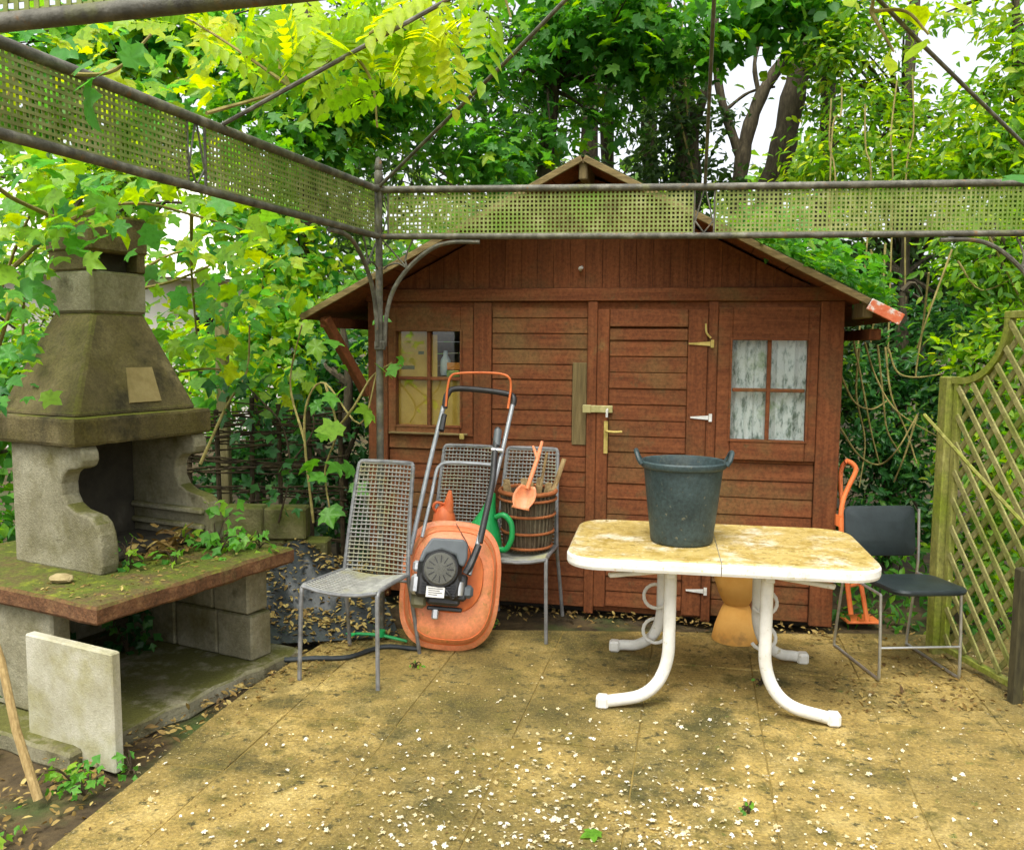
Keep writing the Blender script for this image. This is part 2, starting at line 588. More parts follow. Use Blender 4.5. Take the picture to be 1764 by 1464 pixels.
# roof: two sloping decks of boards under felt, barge boards, purlin ends
OV = .35
RL = EOV / math.cos(math.atan(SLOPE))
RA = math.atan(SLOPE)
for sg in (-1, 1):
    ex = Vector((sg * math.cos(RA), 0, -math.sin(RA)))
    nz = Vector((sg * math.sin(RA), 0, math.cos(RA)))
    roof = MB()
    o = Vector((APX, -OV, AZ))
    roof.prism([(0.0, 0), (RL, 0), (RL, OV + DEP + .2), (0.0, OV + DEP + .2)], o + nz * .004, ex, (0, 1, 0), nz, .0, .014)
    rf = roof.build('roof', m_roof, shed)
    for k in range(9):      # deck boards run front to back
        s0 = k * RL / 9
        MB().prism([(s0 + .002, .012), (s0 + RL / 9 - .002, .012), (s0 + RL / 9 - .002, OV + DEP + .18), (s0 + .002, OV + DEP + .18)], o - nz * .016, ex, (0, 1, 0), nz, 0, .017).build('deck_board', m_vb, rf)
    stop = RL if sg < 0 else RL - .185
    MB().bar(o + Vector((0, -.011, 0)) + ex * (.01) - nz * .006, o + Vector((0, -.011, 0)) + ex * stop - nz * .006, .018, .034, .003, upv=nz).build('barge_board', m_fascia, rf)
    if sg > 0:
        m_red = mat('flaking red and white paint', [(.35, (.50, .09, .03)), (.5, (.55, .16, .07)), (.56, (.6, .55, .5))], 14, rough=.7, bump=.3)
        MB().bar(o + Vector((0, -.012, 0)) + ex * (RL - .183) - nz * .014, o + Vector((0, -.012, 0)) + ex * (RL - .005) - nz * .014, .02, .060, .003, upv=nz).build('barge_board', m_red, rf)['label'] = 'broken end of the barge board, flaking red and white'
        MB().box((0, 0, 0), (.05, .34, .085), None, .004).build('purlin_end', m_grey_wood, shed, loc=(W + .07, -.14, EZ + .045))
MB().box((0, 0, 0), (.045, .36, .095), None, .006).build('ridge_purlin', m_grey_wood, shed, loc=(APX, -.17, AZ - .072))
# eave brace on the left
MB().bar((-.02, -.02, 1.28), (-.17, -.30, 1.74), .06, .05, .004).build('eave_brace', m_vb, shed)
MB().bar((-.17, -.30, 1.715), (-.17, DEP, 1.715), .06, .06, .004).build('eave_purlin', m_vb, shed)
MB().bar((W + .15, -.10, 1.665), (W + .15, DEP, 1.665), .06, .06, .004).build('eave_purlin', m_vb, shed)


def window(w, label, ofr):
    x0, x1, z0, z1 = w
    fx0, fx1, fz0, fz1 = ofr
    win = MB()
    win.box(((fx0 + x0) / 2, -.02, (fz0 + fz1) / 2), (x0 - fx0, .05, fz1 - fz0), None, .004)
    win.box(((x1 + fx1) / 2, -.02, (fz0 + fz1) / 2), (fx1 - x1, .05, fz1 - fz0), None, .004)
    win.box(((x0 + x1) / 2, -.02, (z1 + fz1) / 2), (x1 - x0, .05, fz1 - z1), None, .004)
    win.box(((x0 + x1) / 2, -.024, (fz0 + z0) / 2), (x1 - x0, .058, z0 - fz0), None, .004)
    o = win.build('window', m_hb, shed)
    o['label'] = label
    xm, zm = (x0 + x1) / 2, (z0 + z1) / 2
    MB().box((0, 0, 0), (.022, .03, z1 - z0 + .01), None, .003).build('glazing_bar', m_vb, o, loc=(xm, -.016, zm))
    for s in (-1, 1):
        MB().box((0, 0, 0), ((x1 - x0) / 2 - .012, .026, .02), None, .003).build('glazing_bar', m_hb, o, loc=(xm + s * (x1 - x0) / 4, -.0155, zm))
    for a in (0, 1):
        for c in (0, 1):
            hw, hh = (x1 - x0) / 2, (z1 - z0) / 2
            MB().box((0, 0, 0), (hw - .002, .003, hh - .002), Matrix.Rotation(random.uniform(-.012, .012), 3, 'Z') @ Matrix.Rotation(random.uniform(-.012, .012), 3, 'X')).build('pane', m_glass, o, loc=(x0 + hw * (a + .5), -.004, z0 + hh * (c + .5)))
    # thin moulding round the panes
    mo = MB()
    for s in (0, 1):
        mo.box((x0 - .006 if s == 0 else x1 + .006, -.05, zm), (.012, .014, z1 - z0 + .024), None, .002)
    for zz in (z0 - .006, z1 + .006):
        mo.box((xm, -.0505, zz), (x1 - x0, .013, .012), None, .002)
    mo.build('moulding', m_hb, o)
    return o


m_glass = glassmat('window glass', (.92, .95, .93), .11)
wl = window(LW, 'left window with yellow sheets behind its panes', (.127, .663, 1.037, 1.815))
wr = window(RW, 'right window with a white lace curtain', (2.09, 2.633, .955, 1.815))
MB().box((0, 0, 0), (.50, .016, .012), None, .002).build('ledge', m_fascia, wl, loc=(.385, -.056, 1.052))
MB().box((0, 0, 0), (.03, .012, .035), None, .004).build('latch', m_brass, wl, loc=(.60, -.06, 1.04))
m_yel = mat('yellowed cardboard', [(.3, (.46, .26, .035)), (.7, (.66, .42, .085))], 9, rough=.9, bump=.15)
xm = (LW[0] + LW[1]) / 2
zmL = (LW[2] + LW[3]) / 2
for (x0, x1, z0, z1) in [(LW[0], LW[1], LW[2] - .001, zmL - .004), (LW[0], xm, zmL + .002, LW[3] - .001), (xm + .004, xm + .045, zmL + .003, LW[3] - .02)]:
    MB().box(((x0 + x1) / 2, .003, (z0 + z1) / 2), (x1 - x0, .003, z1 - z0)).build('yellow_sheet', m_yel, wl)
m_label = mat('orange box', [(.4, (.62, .10, .02)), (.6, (.62, .22, .03))], 8, rough=.6, bump=0)
MB().box((LW[1] - .055, .014, zmL + .075), (.085, .02, .045), None, .004).build('orange_box', m_label, wl)
MB().box((LW[1] - .06, .014, zmL + .03), (.08, .02, .04), None, .004).build('green_box', mat('green box', [(.4, (.10, .22, .03)), (.6, (.4, .45, .12))], 20, bump=0), wl)
MB().lathe([(.03, 0), (.034, .02), (.032, .09), (.015, .12), (.014, .15)], (xm + .085, .045, zmL + .02), 16).build('bottle', mat('pale bottle', [(.4, (.28, .34, .4)), (.6, (.45, .5, .52))], 8, rough=.2, bump=0), wl, smooth=True)
MB().box((LW[0] + .06, .0, zmL + .065), (.085, .003, .022)).build('paper_strip', mat('dark strip', [(.4, (.07, .09, .04)), (.6, (.11, .12, .05))], 20, bump=0), wl)
MB().box((LW[0] + .145, .0, zmL + .155), (.035, .003, .02)).build('paper_strip', bpy.data.materials['dark strip'], wl)
# lace curtain, a hanging wavy cloth with a lace pattern and painted-in green reflections
m_lace = mat('white lace', [(.34, (.16, .22, .18)), (.43, (.50, .56, .56)), (.52, (.86, .88, .90))], 26, stretch=(1.5, 1, .6), rough=.9, bump=.2, ref=shed, patches=[((.34, .46, .26), 5, .56, .68)])
cu = MB()
nx_, nz_ = 40, 2
for j in range(nz_):
    for i in range(nx_ + 1):
        xx = RW[0] - .03 + (RW[1] - RW[0] + .06) * i / nx_
        cu.v.append((xx, .022 + .009 * math.sin(i * .95) + .004 * math.sin(i * 2.3), RW[2] - .04 + j * (RW[3] - RW[2] + .08)))
for i in range(nx_):
    cu.f.append((i, i + 1, nx_ + 2 + i, nx_ + 1 + i))
cu.build('lace_curtain', m_lace, wr, smooth=True)

# door of boards in a frame, with hinges, bolt and handle
door = MB().box((1.722, -.012, .90), (.625, .012, 1.77)).build('door', m_hb, shed)
door['label'] = 'boarded shed door with bolt and pale hinges'
post(1.41, 1.478, .045, 1.80, y=-.02, t=.03, name='door_stile', parent=door)
post(1.925, 2.034, .03, 1.80, y=-.02, t=.03, name='door_stile', parent=door)
hboard(1.48, 1.923, 1.70, 1.80, y=-.02, t=.028, parent=door)
z = .05
while z < 1.69:
    hboard(1.48, 1.923, z, min(z + .0925, 1.692), y=-.018, parent=door, dy=.006)
    z += .0925
for zz, mm, ln in ((1.608, m_brass, .12), (1.19, m_zinc, .10), (.183, m_zinc, .10)):
    h = MB().prism([(0, -.022), (.018, -.022), (.018, .022), (0, .022)], (2.05, -.053, zz), (1, 0, 0), (0, 0, 1), (0, -1, 0), 0, .008)
    h.prism([(0, -.012), (0, .012), (-ln, .004), (-ln, -.004)], (2.048, -.053, zz), (1, 0, 0), (0, 0, 1), (0, -1, 0), 0, .006)
    h.build('hinge', mm, door)
MB().tube(smoothpath([(2.02, -.056, 1.72), (2.025, -.062, 1.67), (2.05, -.06, 1.64)]), .006, 6).build('hook', m_brass, door, smooth=True)
bo = MB().box((1.42, -.058, 1.225), (.17, .012, .042), None, .003).box((1.355, -.062, 1.225), (.05, .014, .046), None, .003)
bo.build('bolt', mat('aged brass plate', [(.3, (.30, .28, .10)), (.7, (.52, .46, .22))], 30, rough=.5, metal=.2, bump=.1), door)
MB().tube([(1.475, -.066, 1.225), (1.475, -.085, 1.22), (1.475, -.085, 1.18)], .007, 6).build('bolt_knob', m_zinc, door, smooth=True)
MB().box((1.468, -.054, 1.06), (.024, .008, .19), None, .002).build('key_plate', m_brass, door)
MB().tube(smoothpath([(1.47, -.06, 1.10), (1.475, -.09, 1.10), (1.52, -.095, 1.097), (1.565, -.09, 1.10)]), .007, 8).build('door_handle', m_brass, door, smooth=True)
MB().tube([(1.30, -.02, 2.03), (1.30, -.05, 2.035), (1.315, -.06, 2.04)], .01, 6).build('gable_hook', m_zinc, shed, smooth=True)

# ------------------------------------------------------------------ pergola of metal tubes and wire mesh
m_iron = mat('weathered painted iron', [(.3, (.045, .042, .030)), (.5, (.10, .095, .07)), (.75, (.24, .23, .18))], 16, rough=.6, spec=.4, bump=.25, bscale=120,
             patches=[((.20, .11, .04), 20, .60, .72), ((.16, .17, .06), 6, .58, .75)])
m_mesh = mat('lichen covered wire mesh', [(.3, (.12, .14, .035)), (.5, (.22, .26, .07)), (.75, (.36, .37, .16))], 9, rough=.8, bump=.2, patches=[((.15, .25, .03), 2.2, .50, .66)])
C1, C2, C3, C4 = Vector((-.70, 4.60, 0)), Vector((2.60, 4.24, 0)), Vector((-1.561, 1.747, 0)), Vector((1.625, .89, 0))
ZT, ZB = 2.387, 2.148
pergola = thing('pergola', 'metal pergola with wire mesh friezes and curved braces over the patio', 'pergola', C1)


def rel(p):
    return Vector(p) - C1


def up_(p, z):
    return Vector((p.x, p.y, z))


for c in (C1, C2, C3, C4):
    p = rel(c)
    MB().tube([up_(p, 0), up_(p, 1.5), up_(p, 2.42)], .019, 12).build('post', m_iron, pergola, smooth=True)
    MB().lathe([(.017, 0), (.022, .01), (.023, .06), (.017, .075), (.021, .08), (.021, .10), (.013, .135), (0, .145)], up_(p, 2.41), 14).build('finial', m_iron, pergola, smooth=True)
APEX = Vector((.65, 2.92, 3.2))


def frieze(a, b, n_panels=2):
    d = (b - a).normalized()
    for z, r in ((ZT, .018), (ZB, .016)):
        MB().tube([rel(up_(a, z)), rel(up_((a + b) / 2, z - .004)), rel(up_(b, z))], r, 10).build('rail', m_iron, pergola, smooth=True)
    Lt = (b - a).length
    nrm = Vector((-d.y, d.x, 0))
    gap = .055
    for k in range(n_panels):
        s0 = Lt * k / n_panels + gap
        s1 = Lt * (k + 1) / n_panels - gap
        pm = MB()
        pit = .0215
        n = int((s1 - s0) / pit)
        for i in range(n + 1):
            s = s0 + (s1 - s0) * i / n
            wob = nrm * random.uniform(-.0015, .0015)
            pm.bar(rel(up_(a + d * s, ZB + .012)) + wob, rel(up_(a + d * s, ZT - .012)) + wob, .0098, .002, upv=nrm)
        nz = 10
        for i in range(nz + 1):
            z = ZB + .014 + (ZT - ZB - .028) * i / nz
            off = nrm * .0028
            pm.bar(rel(up_(a + d * s0, z)) + off, rel(up_(a + d * s1, z)) + off, .002, .0098, upv=(0, 0, 1))
        o = pm.build('mesh_panel', m_mesh, pergola)
        o['kind'] = 'stuff'
        for s in (s0 - .006, s1 + .006):
            MB().tube([rel(up_(a + d * s, ZB)), rel(up_(a + d * s, ZT))], .005, 6).build('panel_edge', m_iron, pergola, smooth=True)
        if k:
            mid = a + d * (Lt * k / n_panels)
            v = MB()
            for q0, q1, z0, z1 in ((-.045, .0, ZB + .06, ZT), (.045, .0, ZB + .06, ZT), (-.045, .0, ZB + .07, ZB + .01), (.045, 0, ZB + .07, ZB + .01)):
                v.tube([rel(up_(mid + d * q0, z0)), rel(up_(mid + d * q1, z1))], .004, 5)
            v.build('scroll', m_iron, pergola, smooth=True)
    for e, s in ((a, 1), (b, -1)):
        v = MB()
        v.tube([rel(up_(e + d * s * .02, ZT - .02)), rel(up_(e + d * s * .05, ZT - .12)), rel(up_(e + d * s * .02, ZB + .02))], .004, 5)
        v.build('scroll', m_iron, pergola, smooth=True)


def brace(c, d):
    c, d = Vector(c), Vector(d).normalized()
    pts = [c + d * .028 + Vector((0, 0, 1.58)), c + d * .035 + Vector((0, 0, 1.72)), c + d * .07 + Vector((0, 0, 1.86)), c + d * .15 + Vector((0, 0, 1.98)), c + d * .27 + Vector((0, 0, 2.08)), c + d * .38 + Vector((0, 0, 2.117)), c + d * .53 + Vector((0, 0, 2.118))]
    MB().tube([rel(p) for p in smoothpath(pts)], .0115, 8).build('brace', m_iron, pergola, smooth=True)
    k = c + d * .15 + Vector((0, 0, 1.985))
    sc = MB()
    for e in (c + d * .02 + Vector((0, 0, 2.13)),):
        sc.tube([rel(k), rel(e)], .005, 6)
    sc.tube([rel(p) for p in smoothpath([k, c + d * .10 + Vector((0, 0, 2.01)), c + d * .05 + Vector((0, 0, 2.0)), c + d * .022 + Vector((0, 0, 1.98))])], .005, 6)
    sc.tube([rel(p) for p in smoothpath([k, c + d * .14 + Vector((0, 0, 2.03)), c + d * .155 + Vector((0, 0, 2.08)), c + d * .18 + Vector((0, 0, 2.13))])], .005, 6)
    sc.build('scroll', m_iron, pergola, smooth=True)
    cl = c + d * .012
    MB().box(rel(up_(cl, 1.585)), (.04, .035, .05), None, .006).build('clamp', m_iron, pergola)


frieze(C1, C2)
frieze(C1, C3)
frieze(C3, C4)
frieze(C2, C4)
brace(C1, C2 - C1)
brace(C1, C3 - C1)
brace(C2, C1 - C2)
brace(C2, C4 - C2)
brace(C3, C1 - C3)
for p in (C1, (C1 + C2) / 2, C2, (C1 + C3) / 2 * 1.0 + Vector((.05, .14, 0)), C3, (C2 + C4) / 2, C4):
    MB().tube([rel(up_(p, ZT + .012)), rel((up_(p, ZT) + APEX) / 2 + Vector((0, 0, -.01))), rel(APEX)], .0085, 8).build('roof_rod', m_iron, pergola, smooth=True)
MB().lathe([(.05, -.03), (.06, 0), (.04, .05), (.01, .12), (0, .13)], rel(APEX), 14).build('apex_boss', m_iron, pergola, smooth=True)

# ------------------------------------------------------------------ stone barbecue
BP = Vector((-1.596, 3.27, 0))
BA = Vector((.45, .893, 0))        # along its front edge, away from the viewer
BB = Vector((-.893, .45, 0))       # from the front edge to the back
m_conc = mat('aged cast concrete', [(.25, (.070, .056, .022)), (.5, (.14, .112, .046)), (.78, (.25, .205, .10))], 5, rough=.95, bump=.7, bscale=120, fine=(70, .32),
             patches=[((.10, .082, .020), 2.1, .46, .62), ((.040, .034, .015), 3.4, .52, .68)], up=((.14, .15, .010), 6, .40, .55))
m_conc2 = mat('pale cast concrete', [(.25, (.15, .135, .075)), (.5, (.26, .24, .15)), (.78, (.40, .38, .27))], 4, rough=.95, bump=.6, bscale=120, fine=(60, .22),
              patches=[((.13, .115, .042), 2.4, .48, .66), ((.075, .066, .03), 5, .58, .72)], up=((.10, .10, .02), 7, .36, .52))
m_brk = mat('reddish mossy slab', [(.25, (.070, .033, .013)), (.5, (.145, .066, .027)), (.78, (.24, .13, .055))], 14, rough=.93, bump=.6, bscale=80,
            patches=[((.11, .085, .03), 5, .55, .7)], up=[((.10, .075, .022), 7, .2, .5), ((.085, .105, .008), 6, .40, .54), ((.16, .19, .01), 13, .54, .66)], fine=(60, .4))
m_soot = mat('sooty concrete', [(.3, (.02, .018, .012)), (.6, (.06, .052, .035)), (.8, (.13, .12, .085))], 4, rough=.95, bump=.4)
bbq = thing('barbecue', 'old mossy concrete garden barbecue with tapering hood and chimney on a slab', 'barbecue', BP)


def bp(al, be, z):
    return BA * al + BB * be + Vector((0, 0, z))


def bbox(name, m, a0, a1, b0, b1, z0, z1, bev=.012, parent=None, jit=0.0):
    o = MB()
    o.box(bp((a0 + a1) / 2, (b0 + b1) / 2, (z0 + z1) / 2), (a1 - a0, b1 - b0, z1 - z0), Matrix((BA, BB, (0, 0, 1))).transposed() @ Matrix.Rotation(jit, 3, 'Z'), bev)
    return o.build(name, m, parent or bbq)


def roughslab(name, m, a0, a1, b0, b1, z0, z1, seed, amp=.008, parent=None):
    """thick slab with worn, wavy edges"""
    rr = random.Random(seed)
    pts = []
    n = 14
    for k in range(n):
        pts.append((a0 + (a1 - a0) * k / n, b0 + rr.uniform(-amp, amp)))
    for k in range(n):
        pts.append((a1 + rr.uniform(-amp, amp), b0 + (b1 - b0) * k / n))
    for k in range(n):
        pts.append((a1 - (a1 - a0) * k / n, b1 + rr.uniform(-amp, amp)))
    for k in range(n):
        pts.append((a0 + rr.uniform(-amp, amp), b1 - (b1 - b0) * k / n))
    ca, cb = (a0 + a1) / 2, (b0 + b1) / 2
    lay = [(.985, z0), (1, z0 + .012), (1, z1 - .014), (.985, z1 - .002), (.93, z1)]
    b = MB()
    vv = []
    for s, z in lay:
        for (x, y) in pts:
            vv.append(bp(ca + (x - ca) * s, cb + (y - cb) * s, z + rr.uniform(-amp, amp) * .25))
    n4 = len(pts)
    ff = []
    for i in range(len(lay) - 1):
        for k in range(n4):
            k2 = (k + 1) % n4
            ff.append((i * n4 + k, i * n4 + k2, (i + 1) * n4 + k2, (i + 1) * n4 + k))
    ff.append(tuple(range(n4))[::-1])
    ff.append(tuple((len(lay) - 1) * n4 + k for k in range(n4)))
    b.add(vv, ff)
    return b.build(name, m, parent or bbq)


roughslab('hearth_slab', m_brk, 0, 1.13, 0, 1.35, .50, .58, 3)
roughslab('foundation', m_conc2, -.12, 1.2, .02, 1.4, -.05, .035, 5, .014)
# supports: concrete blocks laid in two courses at the far end, a wall of blocks at the back
for k, (b0, b1) in enumerate(((.10, .33), (.335, .62), (.625, .95), (.955, 1.3))):
    for c, (z0, z1) in enumerate(((.036, .262), (.268, .498))):
        bbox('concrete_block', m_conc2, .93 + random.uniform(-.006, .006), 1.07, b0 + .02 * c, b1 + .02 * c - .003, z0, z1, .008)
for c, (z0, z1) in enumerate(((.036, .262), (.268, .498))):
    for k in range(3):
        bbox('concrete_block', m_conc2, .14 + k * .26, .395 + k * .26, 1.12, 1.24, z0, z1, .008)
    bbox('concrete_block', m_conc2, .06, .13, .75, 1.24, z0, z1, .008)
bbox('concrete_block', m_conc2, .05, .14, .34, .74, .036, .498, .01)
# near cheek and far cheek with their scrolled front edges
prof = [(.95, .575), (.37, .575), (.355, .62), (.355, .70), (.365, .755), (.385, .80), (.42, .828), (.47, .838), (.53, .85), (.575, .875), (.60, .915), (.605, .965), (.59, 1.005), (.555, 1.03), (.51, 1.035), (.475, 1.045), (.46, 1.075), (.462, 1.11), (.485, 1.143), (.95, 1.143)]
for a0, a1 in ((.31, .40), (.945, 1.025)):
    c = MB()
    c.prism(prof, (0, 0, 0), BB, (0, 0, 1), BA, a0, a1)
    o = c.build('cheek', m_conc2, bbq)
    bv = o.modifiers.new('bevel', 'BEVEL')
    bv.width = .012
    bv.segments = 2
    bv.limit_method = 'ANGLE'
    # ridges where the grill sits
    if a0 > .5:
        for zz in (.66, .74):
            bbox('grill_ledge', m_conc2, a0 - .035, a0 - .001, .40, .9, zz, zz + .03, .008, parent=o)
bbox('back_panel', m_soot, .40, .945, .90, .95, .58, 1.14)
bbox('fire_bed', m_soot, .402, .943, .50, .899, .581, .62)
roughslab('mantel', m_conc, .27, 1.05, .455, 1.08, 1.14, 1.262, 8, .006)
# hood: four sloping sides
lo = [(.315, .505), (1.01, .505), (1.01, 1.05), (.315, 1.05)]
hi = [(.615, .745), (.90, .745), (.90, 1.035), (.615, 1.035)]
hd = MB()
hv = []
for t, z in ((0, 1.262), (.06, 1.285), (.5, 1.50), (1, 1.735)):
    tt = t if t < .3 else t
    for (l, h) in zip(lo, hi):
        hv.append(bp(l[0] + (h[0] - l[0]) * tt, l[1] + (h[1] - l[1]) * tt, z))
hf = [(i * 4 + k, i * 4 + (k + 1) % 4, i * 4 + 4 + (k + 1) % 4, i * 4 + 4 + k) for i in range(3) for k in range(4)] + [(3, 2, 1, 0), (12, 13, 14, 15)]
hd.add(hv, hf)
ho = hd.build('hood', m_conc, bbq)
bv = ho.modifiers.new('bevel', 'BEVEL')
bv.width = .018
bv.segments = 2
# cast panel on the hood front, paler
m_pan = mat('ochre repair patch', [(.3, (.21, .16, .06)), (.7, (.33, .26, .11))], 12, rough=.95, bump=.4)
f0, f1 = (bp(.315 + .30 * .06, .505 + .24 * .06, 1.285)), None
def hoodpt(u, t):
    l0, l1 = bp(lo[0][0], lo[0][1], 1.262), bp(lo[1][0], lo[1][1], 1.262)
    h0, h1 = bp(hi[0][0], hi[0][1], 1.735), bp(hi[1][0], hi[1][1], 1.735)
    a_, b_ = l0.lerp(h0, t), l1.lerp(h1, t)
    return a_.lerp(b_, u)
nrm = (hoodpt(1, 0) - hoodpt(0, 0)).cross(hoodpt(0, 1) - hoodpt(0, 0)).normalized()
pv = [hoodpt(.42, .10), hoodpt(.70, .10), hoodpt(.73, .44), hoodpt(.44, .44)]
pb = MB().add([p + nrm * .004 for p in pv] + [p - nrm * .006 for p in pv], [(0, 1, 2, 3)] + [(k, (k + 1) % 4, 4 + (k + 1) % 4, 4 + k) for k in range(4)])
pb.build('patch', m_pan, ho)
# chimney: base block, pierced top block
bbox('chimney', m_conc2, .60, .915, .735, 1.04, 1.73, 1.93, .012)
ch = MB()
for (a0, a1, b0, b1) in ((.60, .648, .735, 1.04), (.867, .915, .735, 1.04)):
    ch.box(bp((a0 + a1) / 2, (b0 + b1) / 2, 2.0), (a1 - a0, b1 - b0, .14), Matrix((BA, BB, (0, 0, 1))).transposed(), .008)
cho = ch.build('chimney_leg', m_conc, bbq)
bbox('chimney_cap', m_conc, .59, .925, .725, 1.05, 2.02, 2.20, .012)
bbox('flue_core', m_soot, .66, .855, .80, .98, 1.925, 2.03, .004)

# ------------------------------------------------------------------ pieces around the barbecue
wp = MB()
p0, p1 = Vector((-1.475, 3.165, 0)), Vector((-1.925, 3.385, 0))
dd = (p1 - p0).normalized()
wp.prism([(0, 0), (.495, 0), (.497, .465), (.004, .462)], (0, 0, .0), dd, Vector((-.012, .03, 1)).normalized(), Vector((-dd.y, dd.x, 0)), -.022, .022)
m_pale = mat('pale concrete paving slab', [(.3, (.30, .28, .17)), (.55, (.44, .42, .31)), (.8, (.56, .54, .45))], 4, rough=.92, bump=.35, bscale=140, fine=(60, .12), patches=[((.28, .26, .10), 2.0, .53, .70)])
o = wp.build('upright_slab', m_pale, loc=p0 + Vector((0, 0, -.03)))
bv = o.modifiers.new('bevel', 'BEVEL')
bv.width = .006
tag(o, 'pale square concrete slab standing upright under the near end of the barbecue', 'slab')
m_stick = mat('peeled stick', [(.3, (.26, .17, .06)), (.7, (.48, .35, .15))], 20, stretch=(6, 6, 1), rough=.85, bump=.4)
s0, s1 = gnd(66, 1372), at(-30, 1040, 3.05)
tag(MB().tube([s0 + Vector((0, 0, -.01)), s0.lerp(s1, .35) + Vector((-.01, 0, 0)), s0.lerp(s1, .7) + Vector((.008, 0, 0)), s1], [.017, .015, .014, .012], 8).build('stick', m_stick, smooth=True), 'bare brown stick leaning in from the left edge', 'stick')

m_wallst = mat('mossy wall', [(.3, (.08, .075, .03)), (.55, (.17, .16, .065)), (.8, (.27, .24, .11))], 6, rough=.95, bump=.7, bscale=60, patches=[((.10, .115, .02), 3, .48, .62)], up=((.10, .12, .015), 6, .35, .5))
lw = thing('low_wall', 'mossy low concrete block wall behind the barbecue slab', 'wall', (-1.62, 5.33, 0))
for k in range(4):
    for c in range(3):
        MB().box((0, 0, 0), (.255, .14, .2), Matrix.Rotation(random.uniform(-.02, .02), 3, 'Z'), .012).build('wall_block', m_wallst, lw, loc=(-.45 + k * .26 + .13 * (c % 2) - .10, random.uniform(-.008, .008), .08 + c * .204))
# woven hurdle above the wall
m_twig = mat('dead woven twigs', [(.3, (.020, .015, .008)), (.55, (.055, .040, .018)), (.8, (.12, .092, .04))], 22, rough=.95, bump=.4)
hur = thing('wicker_hurdle', 'dark woven willow hurdle fence above the mossy low wall', 'fence', (-1.75, 5.62, 0))
for k in range(7):
    MB().tube([(-.55 + k * .2, 0, 0), (-.55 + k * .2 + random.uniform(-.02, .02), 0, 1.24 - .04 * (k % 3) + .0 * k)], .016, 6).build('stake', m_twig, hur)
for k in range(44):
    zz = .42 + k * .0175
    ph = (k % 2) * math.pi
    x1 = .72 if zz < 1.0 else .68 - random.uniform(0, .25)
    pts = [(-.62 + i * .1, .024 * math.sin(i * math.pi / 2 + math.pi / 4 + ph), zz + random.uniform(-.006, .006)) for i in range(int((x1 + .62) / .1) + 1)]
    if 6 < k < 22 and random.random() < .45:
        pts = pts[:random.choice((3, 4)) + 1] if random.random() < .5 else pts[6:]
    if random.random() < .10:
        continue
    sg_ = random.uniform(-.012, .012)
    pts = [(x_, y_, z_ + sg_ * i_ + random.uniform(-.004, .004)) for i_, (x_, y_, z_) in enumerate(pts)]
    MB().tube(pts, [random.uniform(.0045, .0085)] * len(pts), 5).build('twig', m_twig, hur)
pp = thing('fence_post', 'pale weathered fence post rising among leaves behind the hurdle', 'post', at(385, 700, 6.0) * Vector((1, 1, 0)) if False else Vector((at(385, 700, 6.0).x, 6.0, 0)))
MB().box((0, 0, .96), (.075, .075, 1.96), None, .006).build('shaft', mat('pale post wood', [(.3, (.20, .17, .07)), (.7, (.36, .31, .15))], 8, stretch=(6, 6, .8), rough=.9, bump=.4), pp)
MB().lathe([(.054, 0), (.054, .01), (.0, .04)], (0, 0, 1.94), 4, Matrix.Rotation(R(45), 3, 'Z')).build('post_cap', bpy.data.materials['pale post wood'], pp)

# black plastic sheet, rumpled, with fallen leaves
m_tarp = mat('black plastic sheet', [(.3, (.012, .016, .018)), (.7, (.032, .042, .044))], 5, rough=.5, spec=.5, bump=.5, bscale=14)
ta = MB()
nu, nv = 46, 36
A, B_, Cc, D_ = Vector((-1.36, 4.45, 0)), Vector((-.60, 4.60, 0)), Vector((-.85, 5.28, .22)), Vector((-1.5, 5.25, .34))
tr_ = np.random.default_rng(5)
bumps = [(tr_.uniform(0, 1), tr_.uniform(0, 1), tr_.uniform(.07, .2), tr_.uniform(-.04, .045)) for _ in range(60)]
for j in range(nv + 1):
    for i in range(nu + 1):
        u, v = i / nu, j / nv
        p = A.lerp(B_, u).lerp(D_.lerp(Cc, u), v)
        h = sum(hh * math.exp(-((u - cu_) ** 2 + (v - cv) ** 2) / rr ** 2) for cu_, cv, rr, hh in bumps)
        h *= min(1, v * 4, (1 - u) * 5 + .15, u * 5 + .15)
        ta.v.append(p + Vector((0, 0, max(h, -p.z * .6) + .012)))
for j in range(nv):
    for i in range(nu):
        k = j * (nu + 1) + i
        ta.f.append((k, k + 1, k + nu + 2, k + nu + 1))
TARP = [Vector(v) for v in ta.v]
tarp = ta.build('plastic_sheet', m_tarp, smooth=True)
tag(tarp, 'rumpled black plastic sheet littered with dead leaves beside the barbecue', 'tarpaulin')
# garden hose end / black pipe along its front
pts = [gnd(425, 1128), gnd(480, 1140), gnd(540, 1138), gnd(600, 1136), gnd(660, 1118), gnd(720, 1122)]
tag(MB().tube(smoothpath([p + Vector((0, 0, .014)) for p in pts]), .013, 8).build('black_pipe', m_tarp, smooth=True), 'thin black pipe lying along the front of the plastic sheet', 'pipe')

# ------------------------------------------------------------------ wire chairs
m_tube = mat('grey chair tube', [(.3, (.14, .14, .14)), (.55, (.23, .235, .235)), (.8, (.32, .32, .31))], 20, rough=.45, metal=.25, bump=.12, patches=[((.16, .15, .09), 9, .58, .72)])
m_cord = mat('grey woven cord', [(.3, (.20, .20, .18)), (.6, (.31, .31, .275)), (.8, (.40, .40, .35))], 25, rough=.7, bump=.2, patches=[((.30, .29, .15), 4, .50, .66)])


